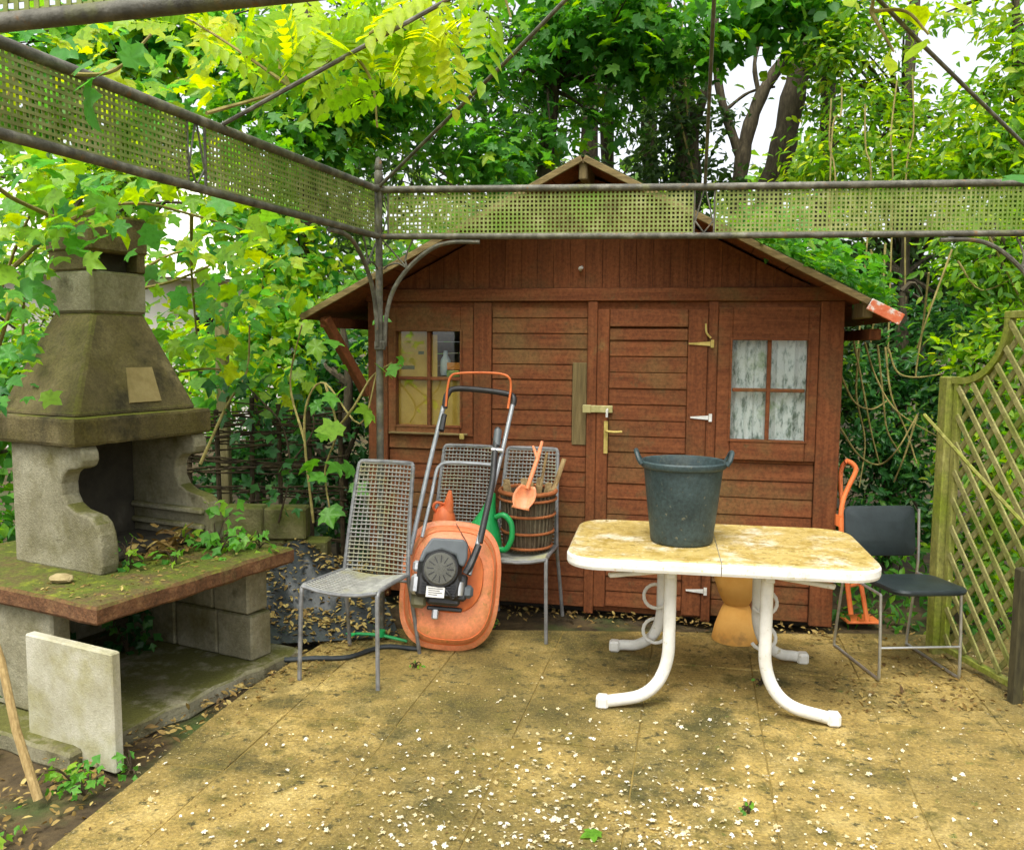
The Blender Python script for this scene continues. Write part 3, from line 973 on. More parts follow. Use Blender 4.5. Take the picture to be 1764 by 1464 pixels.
def wire_chair(label, loc, rz, group):
    c = thing('wire_chair', label, 'chair', loc, rz, group)
    HW, FW, TW = .175, .195, .152

    def bk(s, t):      # back surface: s -1..1 across, t 0..1 upward
        w = .178 + (TW - .178) * t
        return Vector((s * w, .165 + .045 * math.sin(t * 1.5) + .085 * t * t - .018 * (1 - s * s) * -1, .43 + .555 * t))

    def st(s, t):      # seat surface: t 0 front..1 back
        w = .195 + (.176 - .195) * t
        return Vector((s * w, -.225 + .39 * t, .455 - .018 * t - .026 * (1 - s * s) * (1 - .3 * t)))
    for s in (-1, 1):
        MB().tube(smoothpath([(s * .205, -.245, 0), (s * .2, -.236, .25), (s * .197, -.23, .40), (s * .195, -.215, .448), (s * .19, -.15, .452), (s * .183, 0, .447), (s * .178, .165, .437)], 4), .0105, 8).build('front_leg', m_tube, c, smooth=True)
        back = [bk(s, t) for t in (0, .2, .4, .6, .8, .97)]
        MB().tube(smoothpath([Vector((s * .2, .255, 0)), Vector((s * .19, .215, .2)), Vector((s * .181, .178, .36))] + back, 4), .0105, 8).build('back_post', m_tube, c, smooth=True)
    tb = [bk(-1, .97), bk(-.94, .997), bk(-.8, 1.0), bk(0, 1.0), bk(.8, 1.0), bk(.94, .997), bk(1, .97)]
    MB().tube(tb, .0105, 8).build('top_rail', m_tube, c, smooth=True)
    MB().tube([st(s, 0) + Vector((0, 0, -.004)) for s in (-1, -.6, -.2, .2, .6, 1)], .010, 8).build('seat_rail', m_tube, c, smooth=True)
    MB().tube([(-.18, .17, .40), (.18, .17, .40)], .008, 6).build('stretcher', m_tube, c, smooth=True)
    wb = MB()
    rr = random.Random(hash(label) % 1000)
    for k in range(14):
        s = -1 + 2 * (k + .5) / 14
        wb.tube([bk(s, t) for t in (0, .25, .5, .75, 1)], .0036, 4, cap=False)
    for k in range(27):
        t = (k + .5) / 27
        wb.tube([bk(s, t + rr.uniform(-.004, .004)) + Vector((0, -.004, 0)) for s in (-1, -.5, 0, .5, 1)], .0036, 4, cap=False)
    wb.build('back_webbing', m_cord, c)['kind'] = 'stuff'
    ws = MB()
    for k in range(21):
        s = -1 + 2 * (k + .5) / 21
        ws.tube([st(s, t) for t in (0, .3, .6, 1)], .0036, 4, cap=False)
    for k in range(17):
        t = (k + .5) / 17
        ws.tube([st(s, t) + Vector((0, 0, .004)) for s in (-1, -.5, 0, .5, 1)], .0036, 4, cap=False)
    ws.build('seat_webbing', m_cord, c)['kind'] = 'stuff'
    return c


GC = 'wire garden chairs'
wire_chair('grey woven wire chair standing empty in front of the pergola post', (-.735, 4.19, 0), R(-17), GC)
wire_chair('grey wire chair behind the orange mower, holding a green watering can', (-.325, 4.92, 0), R(-13), GC)
wire_chair('grey wire chair against the shed, holding a round basket', (.052, 4.83, 0), R(-14), GC)

# ------------------------------------------------------------------ orange hover mower stood on its end
m_or = mat('orange plastic', [(.3, (.74, .235, .095)), (.7, (.86, .33, .155))], 4, rough=.42, spec=.45, bump=.08, patches=[((.55, .24, .075), 6, .52, .72), ((.40, .22, .06), 26, .60, .72)], fine=(60, .18))  # base lightened and pinker to carry the glare on the mower deck
m_or2 = mat('dull orange paint', [(.3, (.62, .13, .03)), (.7, (.80, .22, .06))], 10, rough=.5, bump=.1)
m_blk = mat('black engine', [(.3, (.012, .012, .012)), (.7, (.035, .035, .035))], 12, rough=.45, spec=.5, bump=.2)
m_gry = mat('grey plastic cowl', [(.3, (.085, .10, .108)), (.7, (.14, .158, .166))], 6, rough=.42, spec=.5, bump=.08)
m_lid = mat('grey slotted cover', [(.3, (.085, .085, .070)), (.7, (.13, .13, .11))], 30, rough=.5, bump=.4, bscale=200)
m_alu = mat('bare aluminium', [(.3, (.45, .46, .46)), (.7, (.65, .66, .66))], 12, rough=.35, metal=.7, bump=.1)
m_stl = mat('grey handle tube', [(.3, (.24, .26, .27)), (.7, (.38, .40, .42))], 14, rough=.4, metal=.3, bump=.1)
m_wht = mat('white label', [(.4, (.70, .69, .64)), (.6, (.78, .77, .72))], 30, rough=.5, bump=0)
m_ink = mat('black print', [(.4, (.03, .03, .03)), (.6, (.05, .05, .05))], 30, rough=.5, bump=0)
MW = Vector((-.345, 4.43, 0))
mower = thing('lawn_mower', 'orange hover mower stood on end with its handle against the shed', 'lawn mower', MW)
LEAN = R(16)
MV = (Matrix.Rotation(R(4.5), 3, 'Y') @ Vector((0, math.sin(LEAN), math.cos(LEAN)))).normalized()     # along the deck, upward
MU = Vector((1, 0.10, -.08))
MU = (MU - MV * MU.dot(MV)).normalized()
MN = MU.cross(MV).normalized()           # deck's own up: towards the viewer
if MN.y > 0:
    MN = -MN


def md(u, v, w):
    return MU * u + MV * v + MN * w


def sup(n, rx, ry, cy, w, ex=3.0):
    out = []
    for k in range(n):
        a = 2 * math.pi * k / n
        cx_, sy_ = math.cos(a), math.sin(a)
        out.append(md(math.copysign(abs(cx_) ** (2 / ex), cx_) * rx, cy + math.copysign(abs(sy_) ** (2 / ex), sy_) * ry, w))
    return out


dk = MB()
rings = [(.245, .318, 0), (.262, .335, .004), (.264, .337, .016), (.256, .328, .024), (.238, .308, .028), (.234, .303, .040), (.226, .292, .085), (.208, .268, .112), (.17, .22, .128), (.10, .13, .136), (.02, .03, .138)]
n = 56
vv = []
for rx, ry, w in rings:
    vv += sup(n, rx, ry, .338, w)
ff = [(i * n + k, i * n + (k + 1) % n, (i + 1) * n + (k + 1) % n, (i + 1) * n + k) for i in range(len(rings) - 1) for k in range(n)]
ff.append(tuple(range(n)))
ff.append(tuple((len(rings) - 1) * n + k for k in range(n)))
dk.add(vv, ff)
dk.build('deck', m_or, mower, smooth=True)
gr = MB()
ring = sup(56, .236, .305, .338, .029)
gr.tube(ring + [ring[0]], .006, 6)
gr.build('deck_groove', m_or2, mower, smooth=True)
# raised plinth below the engine
pl = MB()
vv = []
for rx, ry, w in ((.165, .185, .115), (.155, .172, .155), (.13, .145, .162)):
    vv += sup(32, rx, ry, .375, w, 2.4)
pl.add(vv, [(i * 32 + k, i * 32 + (k + 1) % 32, (i + 1) * 32 + (k + 1) % 32, (i + 1) * 32 + k) for i in range(2) for k in range(32)] + [tuple(64 + k for k in range(32))])
pl.build('engine_plinth', m_or2, mower, smooth=True)
FR = Matrix((MU, MV, MN)).transposed()
en = MB()
en.box(md(-.02, .33, .20), (.20, .17, .10), FR, .015)
en.box(md(.01, .26, .185), (.15, .09, .07), FR, .012)
en.box(md(.075, .30, .19), (.07, .12, .08), FR, .01)
for k in range(5):
    en.box(md(-.02, .262 + k * .012, .245), (.15, .004, .03), FR)
en.build('engine', m_blk, mower)
cw = MB()
cw.prism([(-.118, .40), (-.105, .45), (-.07, .51), (.075, .515), (.095, .49), (.098, .43), (.085, .39), (.062, .40), (.045, .44), (-.02, .46), (-.085, .435), (-.10, .395)], (0, 0, 0), MU, MV, MN, .15, .262)
o = cw.build('cowl', m_gry, mower)
bv = o.modifiers.new('bevel', 'BEVEL')
bv.width = .012
bv.segments = 2
FRz = FR
MB().lathe([(.088, 0), (.088, .03), (.08, .042), (.078, .045)], md(-.02, .375, .225), 32, FRz).build('starter_housing', m_blk, mower, smooth=True)
lid = MB().lathe([(.072, 0), (.072, .008), (.066, .014), (0, .018)], md(-.02, .375, .268), 32, FRz).build('starter_cover', m_lid, mower, smooth=True)
MB().box(md(-.12, .30, .21), (.05, .09, .06), FR, .014).build('exhaust_guard', m_alu, mower)
MB().box(md(-.125, .38, .20), (.035, .05, .05), FR, .014).build('cylinder_head', m_alu, mower)
MB().box(md(-.1, .24, .18), (.07, .09, .05), FR, .02).build('fuel_tank', mat('olive tank', [(.3, (.10, .095, .05)), (.7, (.19, .18, .10))], 8, rough=.5), mower)
MB().box(md(.105, .285, .20), (.07, .06, .06), FR, .014).build('carburettor', m_gry, mower)
MB().lathe([(.02, -.03), (.022, 0), (.02, .03)], md(.075, .295, .225), 12, FR @ Matrix.Rotation(R(90), 3, 'X')).build('filler_cap', m_alu, mower, smooth=True)
MB().tube(smoothpath([md(.0, .30, .255), md(.03, .27, .262), md(.05, .25, .25), md(.07, .33, .25)]), .006, 6).build('fuel_hose', m_blk, mower, smooth=True)
lb = MB().box(md(-.032, .272, .262), (.082, .046, .004), FR).build('label_plate', m_wht, mower)
lp = MB()
for k, (w_, o_) in enumerate(((.066, 0), (.05, -.006), (.062, 0), (.04, -.01))):
    lp.box(md(-.032 + o_, .287 - k * .009, .2645), (w_, .003, .0008), FR)
lp.build('label_print', m_ink, lb)
MB().tube(smoothpath([md(-.005, .66, .05), md(.03, .60, .118), md(.055, .56, .15), md(.075, .50, .22), md(.06, .45, .27)]), .0022, 5).build('pull_cord', m_blk, mower, smooth=True)
gv = MB()
for k in range(12):
    a = 2 * math.pi * k / 12
    gv.bar(md(-.02 + .030 * math.cos(a), .375 + .030 * math.sin(a), .285), md(-.02 + .060 * math.cos(a), .375 + .060 * math.sin(a), .2825), .004, .003, upv=MN)
gv.build('cooling_slots', m_blk, lid)
sm_ = MB()
ring2 = sup(56, .215, .278, .338, .1045)
sm_.tube(ring2 + [ring2[0]], .0022, 5)
sm_.build('deck_seam', m_or2, mower, smooth=True)
MB().box(md(.02, .20, .17), (.16, .02, .02), FR, .005).build('front_bracket', m_blk, mower)
MB().box(md(-.02, .175, .165), (.03, .05, .03), FR, .006).build('drain_plug', m_alu, mower)

_c = md(.0, .35, .13)
ENG = Matrix.Translation(_c) @ Matrix.Scale(1.12, 4) @ Matrix.Translation(-_c) @ Matrix.Translation(md(-.045, .03, 0))
for o in mower.children:
    if o.name.split('.')[0] in ('engine', 'cowl', 'starter_housing', 'starter_cover', 'exhaust_guard', 'cylinder_head', 'fuel_tank', 'carburettor', 'filler_cap', 'fuel_hose', 'label_plate', 'front_bracket', 'drain_plug'):
        o.matrix_basis = ENG


def mr(px, py, Y):
    return at(px, py, Y) - MW


MB().tube(smoothpath([mr(706, 955, 4.42), mr(735, 820, 4.62), mr(764, 700, 4.85)]), .0125, 10).build('handle_tube', m_stl, mower, smooth=True)
MB().tube(smoothpath([mr(808, 990, 4.28), mr(838, 880, 4.48), mr(862, 790, 4.66), mr(884, 694, 4.85)]), .0125, 10).build('handle_tube', m_stl, mower, smooth=True)
MB().tube([mr(766, 704, 4.845), mr(767, 690, 4.85)] + smoothpath([mr(769, 682, 4.86), mr(782, 670, 4.88), mr(830, 672, 4.89), mr(876, 679, 4.88), mr(885, 686, 4.86), mr(884, 698, 4.845)]), .0165, 10).build('grip', m_blk, mower, smooth=True)
MB().tube(smoothpath([mr(768, 700, 4.83), mr(771, 668, 4.85), mr(777, 648, 4.86), mr(792, 643, 4.865), mr(830, 642, 4.87), mr(862, 644, 4.87), mr(877, 651, 4.86), mr(880, 668, 4.86), mr(875, 704, 4.83)]), .0065, 8).build('safety_bail', m_or2, mower, smooth=True)
MB().tube([mr(765, 715, 4.82), mr(760, 742, 4.76)], .017, 8).build('grip_sleeve', m_blk, mower, smooth=True)
MB().tube(smoothpath([mr(727, 925, 4.44), mr(742, 860, 4.55), mr(751, 815, 4.63), mr(757, 803, 4.65), mr(770, 797, 4.66), mr(812, 798, 4.66), mr(848, 801, 4.66)]), .0095, 8).build('lower_loop', m_stl, mower, smooth=True)
MB().tube(smoothpath([mr(858, 738, 4.74), mr(853, 775, 4.66), mr(848, 830, 4.55), mr(836, 890, 4.45), mr(826, 935, 4.38)]), [.024, .022] + [.018] * 30 if False else .017, 10).build('cable_sleeve', m_blk, mower, smooth=True)
MB().tube([mr(858, 741, 4.73), mr(855, 768, 4.68)], .0215, 10).build('throttle_housing', m_gry, mower, smooth=True)
MB().tube([mr(846, 774, 4.655), mr(866, 776, 4.655)], .013, 8).build('clamp_bolt', m_alu, mower, smooth=True)
MB().tube(smoothpath([mr(824, 940, 4.37), mr(812, 970, 4.30), mr(802, 988, 4.28)]), .019, 8).build('exhaust_pipe', m_blk, mower, smooth=True)
MB().box(md(.088, .43, .185), (.012, .075, .02), FR @ Matrix.Rotation(R(-20), 3, 'Z'), .004).build('bracket', m_alu, mower)

# ------------------------------------------------------------------ things on the rear chairs
m_grn = mat('green plastic', [(.3, (.010, .27, .065)), (.7, (.025, .42, .11))], 4, rough=.3, spec=.5, bump=.05)
wc0 = Vector((-.175, 4.73, .447))
can = thing('watering_can', 'bright green plastic watering can on the chair behind the mower', 'watering can', wc0)
WM = Matrix.Rotation(R(12), 3, 'Y')
prf = [(.08, 0), (.108, .006), (.113, .03), (.110, .08), (.092, .13), (.068, .18), (.045, .23), (.030, .28), (.021, .33), (.016, .345)]
MB().lathe(prf, (0, 0, 0), 28, WM).build('body', m_grn, can, smooth=True)
MB().tube(smoothpath([(.09, -.04, .21), (.135, -.06, .225), (.175, -.07, .18), (.178, -.075, .10), (.145, -.06, .035), (.095, -.04, .035)]), .0155, 10).build('handle', m_grn, can, smooth=True)
MB().tube(smoothpath([(-.07, -.02, .06), (-.13, -.03, .09), (-.16, -.035, .12)]), [.03] + [.022] * 9 + [.02], 10).build('spout', m_grn, can, smooth=True)
op0 = Vector((-.375, 4.80, .445))
oc = thing('orange_jug', 'small orange plastic jug with a pointed spout behind the mower deck', 'jug', op0)
m_rd = mat('red orange plastic', [(.3, (.72, .11, .035)), (.7, (.88, .24, .08))], 7, rough=.4, bump=.05)
MB().lathe([(.06, 0), (.078, .01), (.076, .09), (.070, .15), (.060, .20), (.045, .235), (.026, .255), (.0, .265)], (0, 0, 0), 20).build('body', m_rd, oc, smooth=True)
MB().tube([(.02, -.01, .22), (.028, -.012, .28), (.034, -.014, .34)], [.034, .026, .010], 10).build('spout', m_rd, oc, smooth=True)
MB().tube(smoothpath([(-.045, -.02, .22), (-.058, -.03, .25), (-.04, -.03, .275), (.0, -.02, .265)]), .008, 8).build('handle', m_rd, oc, smooth=True)

# basket with firewood
m_wick = mat('brown wicker', [(.3, (.060, .042, .024)), (.55, (.125, .092, .055)), (.8, (.22, .175, .11))], 26, stretch=(1, 1, .35), rough=.9, bump=.6, bscale=70, patches=[((.16, .14, .085), 5, .52, .66)])
m_hoop = mat('reddish hoop', [(.3, (.25, .075, .022)), (.7, (.40, .14, .045))], 20, rough=.8, bump=.3)
bk0 = Vector((.092, 4.815, .452))
bas = thing('basket', 'round brown wicker basket of kindling on the chair by the shed', 'basket', bk0)
MB().lathe([(.0, .008), (.115, .008), (.128, .06), (.138, .2), (.145, .325), (.133, .325), (.125, .2), (.11, .03), (.0, .03)], (0, 0, 0), 30).build('inner_wall', m_wick, bas, smooth=True)
for k in range(34):
    a = 2 * math.pi * k / 34
    MB().tube([(.122 * math.cos(a), .122 * math.sin(a), .005), (.133 * math.cos(a), .133 * math.sin(a), .06), (.143 * math.cos(a), .143 * math.sin(a), .2), (.15 * math.cos(a), .15 * math.sin(a), .33)], random.uniform(.006, .0085), 5).build('stake', m_wick, bas)
for zz, rr in ((.03, .136), (.115, .1455), (.205, .152), (.29, .158), (.333, .156)):
    MB().tube(arc((0, 0, zz + random.uniform(-.003, .003)), rr, 0, 2 * math.pi, 36, (1, 0, 0), (0, 1, .02)), .008 if zz < .3 else .0125, 7).build('hoop', m_hoop, bas, smooth=True)
m_bark = mat('split firewood', [(.3, (.16, .10, .045)), (.55, (.36, .25, .11)), (.8, (.55, .42, .22))], 14, stretch=(2, 2, 1), rough=.9, bump=.5)
rr = random.Random(3)
for k in range(11):
    a, rad = rr.uniform(0, 6.28), rr.uniform(.02, .095)
    p = bk0 + Vector((rad * math.cos(a), rad * math.sin(a), .10))
    q = p + Vector((.05 * math.cos(a), .05 * math.sin(a), rr.uniform(.22, .30)))
    b = MB().prism([(-.018, -.012), (.02, -.014), (.004, .022)], (0, 0, 0), (1, 0, 0), (0, 1, 0), (q - p).normalized(), 0, (q - p).length)
    o = b.build('kindling', m_bark, loc=p)
    tag(o, 'split piece of kindling standing in the round basket', 'firewood', 'kindling in the basket')
p, q = bk0 + Vector((.07, -.03, .12)), at(972, 790, 4.86)
tag(MB().bar((0, 0, 0), q - p, .03, .016, .003).build('kindling', m_bark, loc=p), 'longest pale stick of kindling leaning out of the basket to the right', 'firewood', 'kindling in the basket')
p, q = bk0 + Vector((.03, -.04, .12)), at(942, 780, 4.80)
tag(MB().bar((0, 0, 0), q - p, .02, .012, .003).build('kindling', m_bark, loc=p), 'thin brown stick of kindling beside the orange toy spade handle', 'firewood', 'kindling in the basket')
# orange toy spade
sp0 = at(906, 880, 4.62)
sps = thing('toy_spade', 'orange plastic toy spade with forked grip stuck in the basket', 'spade', sp0)
g0 = at(908, 842, 4.60) - sp0
g1 = at(926, 790, 4.66) - sp0
MB().tube([g0, g0.lerp(g1, .5), g1], .0125, 10).build('shaft', m_or, sps, smooth=True)
MB().tube([g1, at(934, 760, 4.69) - sp0], [.012, .008], 8).tube([g1, at(918, 768, 4.69) - sp0], [.011, .006], 8).build('grip', m_or, sps, smooth=True)
scoop = MB()
sv, sf = [], []
ex, ey = Vector((.97, .0, -.2)), (g1 - g0).normalized()
ez = ex.cross(ey).normalized()
if ez.y > 0:
    ez = -ez
for j in range(9):
    t = j / 8
    wv = .062 * math.sqrt(max(.05, math.sin(math.pi * (.12 + .80 * t)))) if t < .9 else .05
    for i in range(9):
        s = -1 + i / 4
        depth = .03 * (1 - s * s) * math.sin(math.pi * min(1, .15 + t * .8))
        sv.append(g0 - ey * (t * .135 - .02) + ex * (s * wv) - ez * depth * -1 * -1)
for j in range(8):
    for i in range(8):
        k = j * 9 + i
        sf.append((k, k + 1, k + 10, k + 9))
scoop.add(sv, sf)
so = scoop.build('blade', m_or, sps, smooth=True)
sm = so.modifiers.new('solid', 'SOLIDIFY')
sm.thickness = .004

# ------------------------------------------------------------------ white garden table
m_tab = mat('white table plastic', [(.3, (.70, .69, .62)), (.7, (.84, .83, .78))], 8, rough=.5, spec=.4, bump=.06, patches=[((.62, .56, .36), 9, .60, .75)],
            up=[((.48, .36, .12), 4.5, .26, .50), ((.34, .235, .05), 10, .46, .62), ((.20, .145, .03), 30, .54, .68)], speck=((.68, .58, .34), 60, .64, .72))
m_leg = mat('white painted tube', [(.3, (.62, .61, .54)), (.7, (.82, .81, .76))], 12, rough=.5, spec=.4, bump=.1, patches=[((.40, .34, .17), 22, .62, .74)])
TC = Vector((.945, 3.955, 0))
table = thing('garden_table', 'white garden table with curved legs and a moss stained top', 'table', TC, R(-9.7))
TZ = .70


def rrect(hx, hy, r, n=8):
    out = []
    for cx_, cy_, a0 in ((hx - r, hy - r, 0), (-hx + r, hy - r, 90), (-hx + r, -hy + r, 180), (hx - r, -hy + r, 270)):
        for k in range(n + 1):
            a = R(a0 + 90 * k / n)
            out.append((cx_ + r * math.cos(a), cy_ + r * math.sin(a)))
    return out


for half in (0, 1):       # the top is two leaves that meet in the middle
    tm = MB()
    lay = [(-.02, TZ - .060), (-.004, TZ - .057), (0, TZ - .045), (0, TZ - .018), (-.005, TZ - .007), (-.013, TZ - .001), (-.022, TZ), (-.030, TZ - .003), (-.042, TZ - .004)]
    hx, hy, r = .66, .415, .15
    ring = []
    for ins, z in lay:
        pts = rrect(hx + ins, hy + ins, r + ins * .5, 8)
        loop = []
        for (x, y) in pts:
            if (x >= 0) == (half == 1):
                loop.append((x, y))
        # order along the half outline from centre to centre
        loop.sort(key=lambda p: math.atan2(p[1], p[0] if half else -p[0]))
        sx = .0015 if half else -.0015
        loop = [(sx, -(hy + ins))] + loop + [(sx, hy + ins)]
        ring.append([(x, y, z) for x, y in loop])
    n = len(ring[0])
    vv = [p for l in ring for p in l]
    ff = [(i * n + k, i * n + k + 1, (i + 1) * n + k + 1, (i + 1) * n + k) for i in range(len(ring) - 1) for k in range(n - 1)]
    ff.append(tuple(range(n)))
    ff.append(tuple((len(ring) - 1) * n + k for k in range(n)))
    # face on the seam
    ff.append(tuple([i * n for i in range(len(ring))] + [i * n + n - 1 for i in range(len(ring) - 1, -1, -1)]))
    tm.add(vv, ff)
    tm.build('table_top', m_tab, table)
for sx in (-1, 1):
    for sy, ly in ((-1, -.26), (1, .34)):
        fy = -.315 if sy < 0 else .415
        xv = .205 if sy < 0 else .235
        fx = .485 if sy < 0 else .47
        pts = [(sx * xv, ly, TZ - .05), (sx * xv, ly, .36), (sx * (xv + .005), ly, .22), (sx * (xv + .045), ly - .01 * -sy, .115), (sx * (xv + .12), (ly + fy) / 2, .055), (sx * (fx - .04), fy, .035), (sx * fx, fy, .028)]
        lg = MB().tube(smoothpath(pts, 5), .0275, 12, flat=((0, 1, 0), .75)).build('leg', m_leg, table, smooth=True)
        MB().box((sx * (fx + .004), fy, .028), (.055, .056, .058), None, .010).build('foot_cap', m_leg, lg)
    # underframe arms and rails
    MB().bar((sx * .205, -.35, TZ - .078), (sx * .205, .36, TZ - .078), .04, .03, .004).build('underframe_rail', m_leg, table)
    MB().bar((sx * .2, -.24, TZ - .085), (sx * .47, -.33, TZ - .098), .03, .018, .004).build('arm', m_leg, table)
    MB().bar((sx * .2, .24, TZ - .085), (sx * .47, .33, TZ - .098), .03, .018, .004).build('arm', m_leg, table)
    # loops of white tube joining the rear legs
    for zc in (.15, .33):
        MB().tube(arc((sx * .265, .33, zc), .062, R(60), R(330), 14, (sx * -1, 0, 0), (0, .5, .86)), .009, 7).build('tube_loop', m_leg, table, smooth=True)

# bucket
m_buk = mat('dark grey rubber', [(.3, (.018, .034, .036)), (.6, (.038, .064, .066)), (.8, (.06, .09, .09))], 7, rough=.5, spec=.45, bump=.15, patches=[((.075, .085, .06), 3, .52, .72), ((.13, .125, .08), 40, .62, .70)], fine=(60, .4))
bu0 = Vector((.788, 3.965, TZ - .003))
buk = thing('bucket', 'large dark grey rubber bucket standing on the white table', 'bucket', bu0, R(-8))
MB().lathe([(0, .003), (.138, .003), (.143, .012), (.146, .05), (.160, .17), (.178, .335), (.178, .342), (.192, .348), (.197, .358), (.196, .372), (.190, .378), (.182, .374), (.172, .34), (.155, .17), (.138, .02), (0, .018)], (0, 0, 0), 44).build('body', m_buk, buk, smooth=True)
for s in (-1, 1):
    MB().tube(smoothpath([(s * .19, -.055, .362), (s * .204, -.05, .385), (s * .213, -.03, .41), (s * .216, 0, .418), (s * .213, .03, .41), (s * .204, .05, .385), (s * .19, .055, .362)]), .011, 8).build('handle', m_buk, buk, smooth=True)

# hourglass shaped terracotta stand
m_ter = mat('ochre terracotta', [(.3, (.70, .34, .07)), (.7, (.82, .46, .12))], 7, rough=.8, bump=.15, patches=[((.42, .22, .07), 5, .58, .72)])
pot = thing('terracotta_stand', 'ochre hourglass shaped terracotta stand under the table by the shed wall', 'plant stand', (1.232, 4.64, 0))
MB().lathe([(0, .0), (.125, .0), (.128, .01), (.112, .08), (.088, .15), (.070, .192)], (0, 0, 0), 32).build('foot', m_ter, pot, smooth=True)
MB().lathe([(.070, .192), (.064, .2), (.072, .208), (.098, .26), (.118, .325), (.130, .40), (.138, .43), (.138, .445), (.125, .445), (.112, .38), (0, .3)], (0, 0, 0), 32).build('bowl', m_ter, pot, smooth=True)

# black padded chair on a chrome frame
m_chr = mat('dull chrome', [(.3, (.42, .43, .42)), (.7, (.62, .63, .62))], 30, rough=.3, metal=.8, bump=.1)
m_vin = mat('black vinyl', [(.3, (.010, .016, .017)), (.7, (.022, .033, .035))], 8, rough=.42, spec=.45, bump=.12)
bc0 = Vector((1.955, 4.25, 0))
bch = thing('black_chair', 'black padded chair with a thin chrome frame beside the trellis', 'chair', bc0, R(4))


def pad(c, hx, hy, r, t, rot, name, bulge=.01):
    pm = MB()
    lay = [(-.02, -t / 2), (-.004, -t / 2 + .006), (0, 0), (-.004, t / 2 - .006), (-.02, t / 2), (-.08, t / 2 + bulge)]
    vv = []
    n = 0
    for ins, z in lay:
        pts = rrect(max(hx + ins, .02), max(hy + ins, .02), max(r + ins * .5, .01), 6)
        n = len(pts)
        vv += [rot @ Vector((x, y, z)) + Vector(c) for x, y in pts]
    ff = [(i * n + k, i * n + (k + 1) % n, (i + 1) * n + (k + 1) % n, (i + 1) * n + k) for i in range(len(lay) - 1) for k in range(n)]
    ff += [tuple(range(n))[::-1], tuple((len(lay) - 1) * n + k for k in range(n))]
    pm.add(vv, ff)
    return pm.build(name, m_vin, bch, smooth=True)


pad((.01, -.09, .445), .185, .185, .07, .035, Matrix.Rotation(R(-3), 3, 'X'), 'seat')
pad((-.03, .20, .65), .19, .13, .035, .03, Matrix.Rotation(R(82), 3, 'X'), 'backrest', .012)
for s in (-1, 1):
    MB().tube(smoothpath([(s * .2, -.17, .42), (s * .2, -.185, .2), (s * .2, -.19, .03), (s * .2, -.175, .012), (s * .2, -.14, .01), (s * .2, .1, .01), (s * .2, .28, .01)], 4), .0075, 8).build('sled_leg', m_chr, bch, smooth=True)
    MB().tube(smoothpath([(s * .2, .28, .01), (s * .2, .30, .03), (s * .198, .25, .3), (s * .195, .22, .45), (s * .193, .215, .55), (s * .19, .225, .76)], 4), .0075, 8).build('back_leg', m_chr, bch, smooth=True)
    MB().tube([(s * .2, -.17, .42), (s * .197, .225, .42)], .007, 6).build('seat_bearer', m_chr, bch, smooth=True)
MB().tube([(-.2, -.187, .165), (.2, -.187, .165)], .006, 6).build('crossbar', m_chr, bch, smooth=True)

# orange hand truck against the shed corner
ht0 = Vector((1.88, 4.75, 0))
htr = thing('hand_truck', 'orange tube hand truck leaning at the right shed corner', 'hand truck', ht0)
def hr(px, py, Y):
    return at(px, py, Y) - ht0
MB().tube(smoothpath([hr(1466, 1058, 4.62), hr(1458, 990, 4.66), hr(1449, 910, 4.70), hr(1451, 868, 4.73), hr(1462, 838, 4.75), hr(1474, 812, 4.76), hr(1470, 800, 4.765), hr(1460, 794, 4.77)]), .0135, 10).build('side_tube', m_or2, htr, smooth=True)
MB().tube(smoothpath([hr(1494, 1070, 4.62), hr(1482, 1000, 4.68), hr(1464, 915, 4.80), hr(1452, 880, 4.85), hr(1448, 830, 4.9), hr(1450, 806, 4.92), hr(1458, 794, 4.93)]), .0125, 10).build('side_tube', m_or2, htr, smooth=True)
MB().tube([hr(1460, 794, 4.77), hr(1458, 794, 4.93)], .013, 8).build('grip', m_or2, htr, smooth=True)
for yy in (930, 1010):
    MB().tube([hr(1452 + (yy - 930) * .1, yy, 4.69), hr(1468 + (yy - 930) * .2, yy - 5, 4.78)], .010, 8).build('cross_tube', m_or2, htr, smooth=True)
MB().prism([(0, 0), (.05, -.02), (.05, .05), (.0, .06)], hr(1440, 905, 4.70), (1, 0, 0), (0, 0, 1), (0, 1, 0), 0, .02).build('bracket', m_or2, htr)
tp = gnd(1480, 1068)
MB().box((tp.x - ht0.x, tp.y - ht0.y, .008), (.20, .16, .012), None, .003).build('toe_plate', m_or2, htr)

# ------------------------------------------------------------------ trellis panel with posts
m_trel = mat('pale green weathered wood', [(.3, (.15, .155, .030)), (.55, (.27, .265, .065)), (.8, (.38, .36, .13))], 9, stretch=(4, 4, .8), rough=.88, bump=.4, patches=[((.20, .25, .02), 2.5, .44, .62)], fine=(50, .35))
m_trel2 = mat('slat wood', [(.3, (.19, .185, .055)), (.55, (.30, .285, .10)), (.8, (.40, .38, .17))], 12, rough=.9, bump=.35, patches=[((.17, .20, .035), 3.5, .46, .64)], fine=(50, .35))
T0 = Vector((2.245, 4.47, 0))
TD = (Vector((2.385, 3.45, 0)) - T0).normalized()
TN = Vector((TD.y, -TD.x, 0))
if TN.x > 0:
    TN = -TN         # side that faces the patio
tre = thing('trellis', 'wooden trellis panel with diagonal slats and a scooped top beside the patio', 'trellis', T0)
MB().box((0, 0, .72), (.075, .075, 1.46), Matrix.Rotation(R(6), 3, 'Z'), .006).build('post', m_trel, tre)
PW, PL_, PH = .30, 1.45, 1.735          # scoop radius, low top, high top
WID = 1.0
s_off = .055
